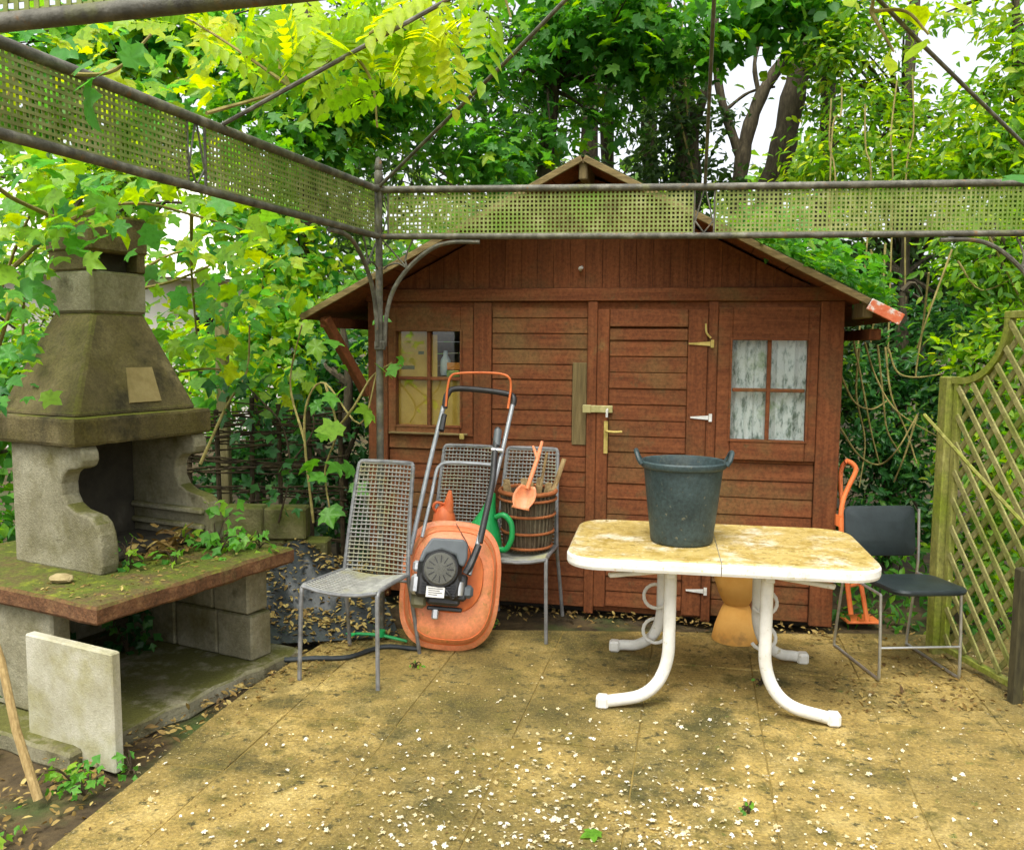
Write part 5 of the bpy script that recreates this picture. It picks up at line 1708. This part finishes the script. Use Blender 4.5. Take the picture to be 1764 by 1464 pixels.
# wood in the distance
fw = []
rf_ = random.Random(4)
for k in range(46):
    px = -150 + k * 46
    big = 1.0
    if 1190 < px < 1360:
        continue
    top = rf_.uniform(270, 380)
    if px < 430:
        top = rf_.uniform(330, 420)
    for py in range(int(top), 760, 105):
        fw.append(px_clump(px + rf_.uniform(-30, 30), py + rf_.uniform(-30, 30), rf_.uniform(15, 19), rf_.uniform(60, 90)))
for px in (1200, 1260, 1320, 1380):
    for py in (390, 480, 580, 680):
        fw.append(px_clump(px, py, 17, 75))
rng = np.random.default_rng(77)
P, O, _ = clump_points(fw, 12000, rng, .35, 22, .2)
ok = P[:, 2] > .1
P, O = P[ok], O[ok]
me = leafmesh('distant_wood', 'small', P, frames(P, O, rng), rng.uniform(.22, .42, len(P)), np.clip(rng.normal(.45, .22, len(P)), 0, 1), L_far)
tag(obj('distant_wood', me), 'far wood that reads as one green mass behind the garden', 'trees', kind='stuff')

# right side shrubs: ivy bank, bush behind the black chair, bush behind the trellis
bx = at(1540, 800, 6.4)
tree('laurel_bush', 'dense dark green bush tangled with bare stems right of the shed', (bx.x, bx.y), [(bx.x, bx.y, .7), (bx.x + .05, bx.y, 1.4), (bx.x, bx.y, 2.0)], (.05, .02),
     [c(1500, 660, 6.2, 50), c(1570, 640, 6.3, 50), c(1540, 740, 6.0, 50), c(1480, 790, 6.0, 45), c(1580, 800, 5.9, 50), c(1530, 880, 5.8, 50), c(1640, 700, 6.1, 55), c(1490, 920, 5.7, 45), c(1600, 900, 5.6, 45), c(1620, 560, 6.4, 50), c(1470, 700, 6.2, 35)],
     5200, 'oval', (.05, .09), L_ivy, 150, 41, cat='bush', twig=.11, per=22, tb=(.42, .26), lim_n=30)
bx = at(1720, 700, 5.6)
tree('privet_bush', 'bright green bush pressing against the back of the trellis', (bx.x, bx.y), [(bx.x, bx.y, .7), (bx.x, bx.y, 1.4), (bx.x - .05, bx.y, 2.2)], (.05, .02),
     [c(1690, 620, 5.4, 55), c(1740, 720, 5.3, 60), c(1690, 800, 5.2, 55), c(1740, 880, 5.1, 60), c(1690, 960, 5.1, 50), c(1760, 1000, 5.0, 60), c(1760, 580, 5.4, 60), c(1700, 480, 5.7, 60), c(1760, 440, 5.6, 60), c(1660, 430, 5.9, 45), c(1720, 1060, 5.0, 40)],
     4200, 'oval', (.055, .10), L_mid, 180, 42, cat='bush', twig=.12, per=20, tb=(.52, .24), lim_n=30)
bx = at(1560, 430, 7.4)  # dark leaf colour carries the shade of the recess under the vines
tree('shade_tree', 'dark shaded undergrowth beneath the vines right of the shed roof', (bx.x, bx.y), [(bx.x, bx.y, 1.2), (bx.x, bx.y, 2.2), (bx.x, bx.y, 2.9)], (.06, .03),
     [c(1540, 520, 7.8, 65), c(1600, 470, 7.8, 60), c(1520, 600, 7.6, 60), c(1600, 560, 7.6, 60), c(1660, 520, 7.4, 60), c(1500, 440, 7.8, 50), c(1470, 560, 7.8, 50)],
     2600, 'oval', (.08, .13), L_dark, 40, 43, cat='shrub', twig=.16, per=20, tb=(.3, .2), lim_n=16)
# ivy lying on the right slope of the shed roof
iv = thing('roof_ivy', 'bright ivy sprawling over the right slope of the shed roof', 'ivy', (1.9, 5.4, 1.9))
rng = np.random.default_rng(50)
PP, OO = [], []
for k in range(2200):
    s = rng.uniform(.42, .98) ** .8
    yy = rng.uniform(-.33, 1.4)
    lift = abs(rng.normal(.06, .11)) * (1.35 - abs(s - .72) * 2.0)
    if yy < -.2:
        lift *= .6
    loc_ = Vector((APX + EOV * s, yy, AZ - SLOPE * EOV * s + .03 + max(lift, 0)))
    wv = SH_L + SD * loc_.x + SN * loc_.y + Vector((0, 0, loc_.z))
    PP.append(tuple(wv))
    OO.append((.4, -.6, .4))
PP, OO = np.array(PP), np.array(OO)
place_leaves(iv, 'ivy', L_young, PP, frames(PP, OO, rng, up=1.0, rnd=.6), rng.uniform(.05, .10, len(PP)), np.clip(rng.normal(.45, .25, len(PP)), 0, 1), 200, (1.9, 5.4, 1.9))
limb(iv, [SH_L + SD * (APX + EOV * s) + SN * (.1 + .4 * (s - .4)) + Vector((0, 0, AZ - SLOPE * EOV * s + .03)) for s in (.42, .6, .8, .98)], .012, .008, m_vinest, 'stem')
iv2 = thing('roof_creeper', 'green creeper on the left slope of the shed roof near the eave', 'ivy', (-.9, 5.5, 1.8))
PP = []
for k in range(700):
    s = rng.uniform(.35, .95)
    yy = rng.uniform(-.30, 1.6)
    lift = abs(rng.normal(0, .05))
    wv = SH_L + SD * (APX - EOV * s) + SN * yy + Vector((0, 0, AZ - SLOPE * EOV * s + .03 + lift))
    PP.append(tuple(wv))
PP = np.array(PP)
OO = np.tile(np.array((-.4, -.6, .4)), (len(PP), 1))
place_leaves(iv2, 'ivy', L_maple, PP, frames(PP, OO, rng, up=1.0, rnd=.6), rng.uniform(.05, .09, len(PP)), np.clip(rng.normal(.4, .25, len(PP)), 0, 1), 80, (-.9, 5.5, 1.8))

# tangle of bare stems right of the shed
tg = thing('stem_tangle', 'tangle of bare pale climbing stems hanging in front of the dark bush', 'vine', at(1540, 900, 5.5))
for pth in ([(1470, 585), (1485, 660), (1500, 740), (1515, 800)], [(1490, 590), (1505, 640), (1530, 690), (1560, 720), (1620, 755)], [(1512, 595), (1520, 670), (1528, 740), (1550, 780)],
            [(1525, 598), (1535, 680), (1560, 740), (1580, 800)], [(1446, 640), (1470, 690), (1500, 705), (1530, 690)], [(1446, 735), (1480, 785), (1515, 800), (1545, 775), (1580, 715)],
            [(1580, 715), (1560, 780), (1540, 830)], [(1600, 470), (1590, 560), (1578, 640), (1580, 650)], [(1640, 430), (1600, 540), (1580, 600)], [(1530, 600), (1545, 640), (1575, 650), (1620, 645)],
            [(1480, 600), (1475, 680), (1490, 760), (1480, 840)], [(1500, 430), (1510, 500), (1500, 590)], [(1525, 420), (1520, 500), (1505, 560)], [(1700, 400), (1740, 480), (1764, 530)], [(1650, 450), (1690, 500), (1764, 470)]):
    limb(tg, [at(p[0], p[1], 5.45 + random.uniform(-.08, .08)) for p in pth], .0068, .0045, m_vinest, 'stem', 6)

# ------------------------------------------------------------------ near climbers
def near_plant(name, label, cat, base, stems, leaves, kind, lm, seed, stem_m=m_vinest, r=.006, group=None):
    """stems given as lists of points, leaves as (x, y, z, size, tint)"""
    rng = np.random.default_rng(seed)
    t = thing(name, label, cat, base, 0, group)
    for s in stems:
        limb(t, s, r * 1.3, r * .7, stem_m, 'stem', 6)
    P = np.array([l[:3] for l in leaves], float)
    S = np.array([l[3] for l in leaves])
    ti = np.array([l[4] for l in leaves])
    O = np.tile(np.array((0., -.75, .1)), (len(P), 1))
    Fm = frames(P, O, rng, up=.75, outw=.7, rnd=.62, droop=.7)
    place_leaves(t, kind, lm, P, Fm, S, ti, 290, tuple(t.location))
    return t


def pix_leaves(boxes, rng):
    """boxes: (x0, y0, x1, y1, Y0, Y1, count, size px lo, hi, tint)"""
    out = []
    for x0, y0, x1, y1, Y0, Y1, n_, s0, s1, ti in boxes:
        for _ in range(n_):
            Yd = rng.uniform(Y0, Y1)
            p = at(rng.uniform(x0, x1), rng.uniform(y0, y1), Yd)
            out.append((p.x, p.y, p.z, rng.uniform(s0, s1) * Yd / FPX, min(.98, max(.02, rng.normal(ti, .2)))))
    return out


rng = np.random.default_rng(90)
# fig / vine at the left, hanging over the barbecue chimney
fl = pix_leaves([(-60, 270, 150, 400, 3.4, 4.2, 75, 32, 66, .62), (0, 390, 95, 520, 3.3, 4.0, 38, 32, 60, .5), (-60, 500, 70, 690, 3.3, 4.2, 44, 28, 52, .42), (120, 290, 260, 390, 3.7, 4.6, 40, 32, 64, .6), (40, 370, 220, 450, 3.4, 3.75, 16, 34, 62, .5),
                 (250, 320, 430, 470, 4.6, 5.6, 62, 28, 60, .68), (400, 370, 520, 520, 4.8, 5.6, 36, 28, 56, .7), (250, 440, 420, 620, 4.8, 5.8, 66, 28, 58, .68), (320, 560, 520, 690, 5.6, 6.0, 46, 26, 50, .62),
                 (-40, 20, 160, 150, 3.0, 3.9, 22, 34, 70, .8), (150, 20, 420, 190, 4.4, 5.6, 60, 30, 62, .78)], rng)
b0 = Vector((-2.75, 4.2, -.02))
stems = [[b0, Vector((-2.6, 4.1, 1.2)), Vector((-2.3, 4.0, 1.9)), at(60, 350, 3.7)], [Vector((-2.3, 4.0, 1.9)), at(120, 380, 3.8), at(230, 350, 4.2), at(330, 370, 4.8), at(430, 400, 5.1)], [Vector((-2.6, 4.1, 1.0)), at(30, 500, 3.7), at(40, 600, 3.7)],
         [at(235, 500, 4.9), at(310, 480, 5.0), at(400, 440, 5.1)], [at(235, 470, 4.9), at(290, 440, 4.95), at(330, 430, 5.0)], [at(330, 370, 4.8), at(330, 470, 5.2), at(340, 590, 5.5)], [at(345, 800, 5.2), at(390, 700, 5.4), at(425, 640, 5.6), at(430, 560, 5.6)],
         [at(310, 640, 5.3), at(360, 635, 5.4), at(395, 640, 5.5)], [at(100, 380, 3.7), at(-20, 300, 3.3), at(30, 120, 3.2)]]
near_plant('fig_tree', 'large leaved fig bush spilling over the barbecue chimney', 'bush', b0, stems, fl, 'vine', L_fig, 91, m_vinest, .008)
hl = pix_leaves([(365, 690, 545, 770, 5.35, 5.5, 34, 18, 36, .35), (430, 760, 550, 880, 5.1, 5.3, 26, 16, 34, .3), (350, 640, 480, 720, 5.4, 5.6, 22, 20, 40, .6)], rng)
near_plant('hurdle_ivy', 'dark ivy scrambling over the top of the woven hurdle', 'ivy', at(470, 900, 5.25), [[at(480, 900, 5.25), at(500, 800, 5.3), at(470, 710, 5.4), at(380, 690, 5.45)], [at(500, 800, 5.3), at(540, 740, 5.3), at(530, 690, 5.35)], [at(470, 710, 5.4), at(420, 660, 5.5)]], hl, 'ivy', L_ivy, 96, m_dkst, .005)
# the big pale leaf lying over the left frieze
p = at(175, 150, 2.62)
o = MB()
near_plant('frieze_vine', 'few large pale vine leaves draped over the left mesh frieze', 'vine', at(165, 150, 2.66), [[at(60, 110, 2.6), at(130, 128, 2.62), at(200, 120, 2.64), at(260, 60, 2.7)]],
           [tuple(at(150, 130, 2.55)) + (.17, .35), tuple(at(190, 120, 2.57)) + (.14, .3), tuple(at(130, 120, 2.6)) + (.12, .45), tuple(at(1740, 300, 3.9)) + (.15, .3), tuple(at(210, 118, 2.62)) + (.10, .4)], 'vine', L_fig, 92)
# creeper beside the pergola post
cl = []
for (x, y, s, ti, Yd) in [(565, 690, 45, .55, 4.75), (625, 715, 58, .75, 4.6), (600, 680, 40, .5, 4.8), (580, 650, 45, .35, 4.9), (640, 570, 40, .35, 4.8), (650, 650, 50, .5, 4.62), (672, 640, 36, .6, 4.55), (570, 765, 30, .7, 4.6), (600, 760, 60, .8, 4.55),
                          (555, 810, 48, .45, 4.8), (590, 820, 48, .4, 4.8), (565, 850, 45, .45, 4.75), (600, 850, 46, .4, 4.8), (560, 890, 46, .5, 4.75), (615, 830, 40, .35, 4.85), (555, 700, 36, .35, 4.9), (540, 600, 50, .8, 5.0), (520, 520, 60, .9, 5.0), (570, 600, 40, .5, 5.0), (630, 600, 36, .3, 4.9), (545, 650, 34, .4, 5.0), (695, 625, 26, .5, 4.55), (580, 880, 40, .3, 4.8), (540, 840, 30, .4, 4.8)]:
    p = at(x, y - s * .4, Yd)
    cl.append((p.x, p.y, p.z, s * Yd / FPX, ti))
near_plant('creeper', 'vine creeper with lobed leaves hanging left of the pergola post', 'vine', at(535, 950, 4.95), [[at(540, 900, 4.9), at(525, 760, 4.9), at(530, 690, 4.9), at(560, 660, 4.85), at(620, 730, 4.6), at(650, 640, 4.6)], [at(560, 660, 4.85), at(580, 740, 4.7), at(560, 810, 4.8), at(570, 890, 4.75)], [at(580, 740, 4.7), at(610, 700, 4.6), at(640, 650, 4.65), at(675, 625, 4.55)], [at(525, 760, 4.9), at(500, 660, 5.1), at(520, 560, 5.0)]], cl, 'vine', L_young, 93)
# wisteria with feather leaves on the pergola rods
wl_ = []
for (x0, y0, x1, y1, n_, Y0, Y1) in [(450, -10, 720, 110, 40, 3.3, 4.2), (620, 20, 780, 90, 12, 3.3, 4.0), (560, 90, 680, 190, 10, 3.3, 4.0), (430, 70, 520, 150, 6, 3.4, 4.0), (800, -30, 890, 20, 4, 3.0, 3.6), (640, -40, 800, 20, 12, 3.2, 3.8), (300, 0, 450, 90, 10, 3.4, 4.2)]:
    for _ in range(n_):
        Yd = rng.uniform(Y0, Y1)
        p = at(rng.uniform(x0, x1), rng.uniform(y0, y1), Yd)
        wl_.append((p.x, p.y, p.z, rng.uniform(.17, .29), min(.98, max(.02, rng.normal(.42, .28)))))
wst = near_plant('wisteria', 'yellow green feathery wisteria twined on the left pergola rods', 'climber', Vector((-1.10, 3.2, 2.41)),
                 [[Vector((-1.10, 3.2, 2.41)), at(500, 150, 3.5), at(600, 80, 3.5), at(700, 20, 3.4), at(800, -60, 3.3)], [at(500, 150, 3.5), at(480, 90, 3.7), at(560, 20, 3.8)], [at(600, 80, 3.5), at(640, 140, 3.5), at(650, 220, 3.5)], [at(700, 20, 3.4), at(770, 60, 3.4)], [at(800, -60, 3.3), at(860, -20, 3.3), at(880, 30, 3.3)], [at(500, 150, 3.5), at(400, 80, 3.7), at(320, 30, 3.8)]], wl_, 'pinnate', L_wist, 94)
# broad yellow leaves at the top right
yl = []
for (x, y, s, ti) in [(1585, 20, 60, .5), (1610, 50, 60, .4), (1575, 60, 50, .45), (1600, 85, 46, .35), (1545, 95, 40, .4), (1565, 30, 50, .6), (1625, 25, 50, .6), (1540, 20, 46, .55), (1640, 0, 60, .5), (1530, 110, 36, .5), (1460, 5, 30, .4), (1500, -10, 44, .5)]:
    p = at(x, y - s * .4, 3.4 + random.uniform(-.1, .1))
    yl.append((p.x, p.y, p.z, s * 3.4 / FPX * 1.25, ti))
near_plant('roof_vine', 'yellow green leafy shoot on the right pergola rod near the top', 'climber', at(1500, 20, 3.40), [[at(1500, 20, 3.4), at(1560, 20, 3.4), at(1600, 60, 3.4)], [at(1500, 20, 3.4), at(1520, -20, 3.35), at(1620, -10, 3.4)], [at(1500, 20, 3.4), at(1540, 90, 3.4)]], yl, 'round', L_wist, 95)

# ------------------------------------------------------------------ small plants on slab and ground
def ivy_patch(name, label, base, boxes, z0, seed, kind='ivy', lm=L_young, cat='ivy', size=None):
    rng = np.random.default_rng(seed)
    base = Vector(base)
    lv, st_ = [], []
    for (x, y, dx, dy, h, n_, s0, s1, ti) in boxes:
        tips = []
        for _ in range(n_):
            p = Vector((x + rng.uniform(-dx, dx), y + rng.uniform(-dy, dy), z0 + rng.uniform(.02, 1) * h))
            lv.append((p.x, p.y, p.z, rng.uniform(s0, s1), min(.98, max(.02, rng.normal(ti, .22)))))
            tips.append(p)
        for p in tips[:7]:
            st_.append([Vector((x, y, z0)), Vector(((x + p.x) / 2, (y + p.y) / 2, z0 + (p.z - z0) * .7 + .01)), p])
    return near_plant(name, label, cat, base, st_, lv, kind, lm, seed, m_dkst, .003)


def bw(al, be):
    p = BP + bp(al, be, 0)
    return p.x, p.y


ivy_patch('slab_ivy', 'bright ivy growing at the far end of the barbecue slab', (*bw(.88, .3), .58), [(*bw(.85, .22), .11, .11, .12, 28, .05, .085, .5), (*bw(.95, .34), .11, .11, .24, 32, .05, .10, .5), (*bw(1.03, .13), .08, .08, .10, 18, .045, .08, .6)], .58, 101)
ivy_patch('slab_seedling', 'small leafy seedling in the middle of the barbecue slab', (*bw(.52, .30), .58), [(*bw(.45, .36), .05, .05, .14, 13, .045, .075, .45), (*bw(.60, .24), .06, .05, .09, 13, .04, .07, .55)], .58, 102)
ivy_patch('ground_ivy', 'bright ivy on the ground in front of the upright slab', (-1.62, 3.05, -.02), [(-1.60, 3.06, .10, .08, .10, 30, .035, .06, .5), (-1.52, 2.98, .07, .06, .07, 16, .03, .05, .6), (-1.72, 2.75, .10, .12, .05, 22, .03, .05, .55), (-1.42, 3.14, .05, .05, .08, 12, .03, .05, .5)], -.02, 103)
ivy_patch('shade_ivy', 'dark ivy growing under the barbecue slab', (*bw(.75, .8), .0), [(*bw(.72, .72), .12, .10, .26, 60, .05, .08, .25), (*bw(.45, .85), .12, .10, .12, 30, .05, .07, .2)], .03, 104, lm=L_ivy)
ivy_patch('left_ivy', 'dark ivy at the left edge beside the stick', (-2.2, 3.35, -.02), [(-2.15, 3.30, .12, .12, .16, 40, .05, .08, .3), (-2.35, 3.6, .15, .15, .3, 40, .05, .08, .3)], -.03, 105, lm=L_ivy)
for k, (x, y, lab) in enumerate(((850, 1078, 'small green weed by the right side of the mower deck'), (1240, 918, ''), (645, 1085, 'green weed with round leaves behind the front chair leg'), (1310, 1180, 'tiny weed between the table feet'), (715, 1150, 'tiny weed in a paving joint before the mower'), (1290, 1400, 'small weed at the bottom right of the middle paving'))):
    if not lab:
        continue
    p = gnd(x, y)
    ivy_patch('weed', lab, (p.x, p.y, 0), [(p.x, p.y, .03, .025, .045, 7, .015, .03, .6)], 0.0, 110 + k, 'round', L_young, 'weed')
# low plants along the right border
for k, (x, y, w_, h_, n_, lab) in enumerate(((1500, 1075, .22, .28, 90, 'leafy green plants behind the black chair legs'), (1640, 1090, .25, .30, 90, 'low leafy plants at the foot of the trellis post'), (1730, 1110, .25, .25, 80, 'low leafy plants behind the trellis foot'), (1560, 1040, .3, .4, 120, 'taller leafy plants between the shed and the trellis post'))):
    p = gnd(x, y)
    ivy_patch('border_plant', lab, (p.x, p.y + .15, -.03), [(p.x, p.y + .15, w_, .16, h_, n_, .05, .10, .4)], -.02, 120 + k, 'oval', L_maple, 'plant')

# dead leaves heap on the slab, stone, litter
def litter(name, label, pts, rng, size, kind='oval', lm=L_dead, tb=.5):
    P = np.array(pts, float)
    n = len(P)
    N_ = np.array((0, 0, 1.0)) + rng.normal(0, .35, (n, 3))
    N_ /= np.linalg.norm(N_, axis=1)[:, None]
    T = rng.normal(0, 1, (n, 3))
    T -= N_ * np.sum(T * N_, axis=1)[:, None]
    T /= np.linalg.norm(T, axis=1)[:, None]
    Fm = np.stack([np.cross(T, N_), T, N_], axis=2)
    me = leafmesh(name, kind, P, Fm, rng.uniform(size[0], size[1], n), np.clip(rng.normal(tb, .25, n), 0, 1), lm)
    o = obj(name, me)
    return tag(o, label, 'litter', kind='stuff')


rng = np.random.default_rng(200)
pts = []
for _ in range(420):       # strip of soil between barbecue and paving
    t = rng.uniform(-.7, 1.5)
    p = BP + BA * t - BB * rng.normal(.06, .09)
    pts.append((p.x, p.y, .004))
for _ in range(260):
    pts.append((rng.uniform(-2.4, -1.45), rng.uniform(2.4, 3.2), -.03))
for _ in range(380):       # along the shed base
    s = rng.uniform(0.0, 2.8)
    p = SH_L + SD * s - SN * abs(rng.normal(.03, .13))
    pts.append((p.x, p.y, rng.uniform(0, .012)))
for _ in range(420):       # right border
    p = gnd(rng.uniform(1430, 1764), rng.uniform(1075, 1230))
    pts.append((p.x, p.y, .006))
litter('leaf_litter', 'brown dead leaves gathered along the edges of the paving', pts, rng, (.018, .045))
pts = []
for _ in range(900):
    v = TARP[rng.integers(0, len(TARP))]
    pts.append((v.x + rng.normal(0, .01), v.y + rng.normal(0, .01), v.z + .008))
litter('tarp_leaves', 'yellow brown dead leaves lying on the black plastic sheet', pts, rng, (.02, .05), tb=.65)
pts = [(*bw(rng.normal(.72, .10), rng.normal(.42, .05)), .60 + abs(rng.normal(0, .05))) for _ in range(70)]
litter('leaf_heap', 'heap of curled brown leaves on the barbecue slab', pts, rng, (.04, .09))
pts = [(*bw(rng.uniform(.02, 1.1), rng.uniform(.02, .5)), .584) for _ in range(220)]
litter('slab_litter', 'scattered dry bits on the mossy barbecue slab', pts, rng, (.012, .03))
# fallen white blossom on the paving
L_pet = leafmat('white petal', [(.0, (.45, .36, .16)), (.35, (.66, .58, .36)), (.7, (.78, .75, .64)), (1, (.84, .83, .78))], .2, .6)
pts = []
while len(pts) < 900:
    x, y = rng.normal(1000, 330), 1464 - abs(rng.normal(0, 120))
    if not (180 < x < 1764 and y > 1170):
        continue
    p = gnd(x, y)
    pts.append((p.x, p.y, .008))
for _ in range(350):
    p = gnd(rng.uniform(250, 1764), rng.uniform(1130, 1464))
    pts.append((p.x, p.y, .008))
litter('fallen_blossom', 'small white blossoms lying on the front of the paving', pts[:700], rng, (.010, .026), 'maple', L_pet, .5)
litter('fallen_petals', 'loose single petals scattered thinly among the fallen blossom', pts[700:], rng, (.006, .016), 'round', L_pet, .4)
pts = [tuple(gnd(rng.uniform(150, 1764), rng.uniform(1120, 1464)) + Vector((0, 0, .006))) for _ in range(900)]
litter('paving_crumbs', 'tiny brown bits scattered all over the paving', pts, rng, (.006, .016), 'small', L_dead, .35)
g = gnd(1040, 1438)
tag(obj('fallen_leaf', single_leaf('vine', L_young, 5), None, None, Matrix.Translation(g + Vector((0, 0, .012))) @ Matrix.Rotation(R(110), 4, 'Z') @ Matrix.Scale(.085, 4)), 'single bright green leaf lying on the paving at the bottom', 'leaf')
# stone on the slab
m_stone = mat('ochre stone', [(.3, (.26, .20, .09)), (.7, (.42, .34, .17))], 20, rough=.9, bump=.5)
sb = bmesh.new()
bmesh.ops.create_icosphere(sb, subdivisions=2, radius=1)
for v in sb.verts:
    k_ = 1 + random.uniform(-.12, .12)
    v.co = Vector((v.co.x * .055 * k_, v.co.y * .035 * k_, v.co.z * .02 * k_))
me = bpy.data.meshes.new('stone')
sb.to_mesh(me)
sb.free()
me.materials.append(m_stone)
sx_, sy_ = bw(.16, .42)
tag(obj('stone', me, None, (sx_, sy_, .598)), 'flat ochre stone on the near corner of the barbecue slab', 'stone')
print('leaf triangles', TRI[0])
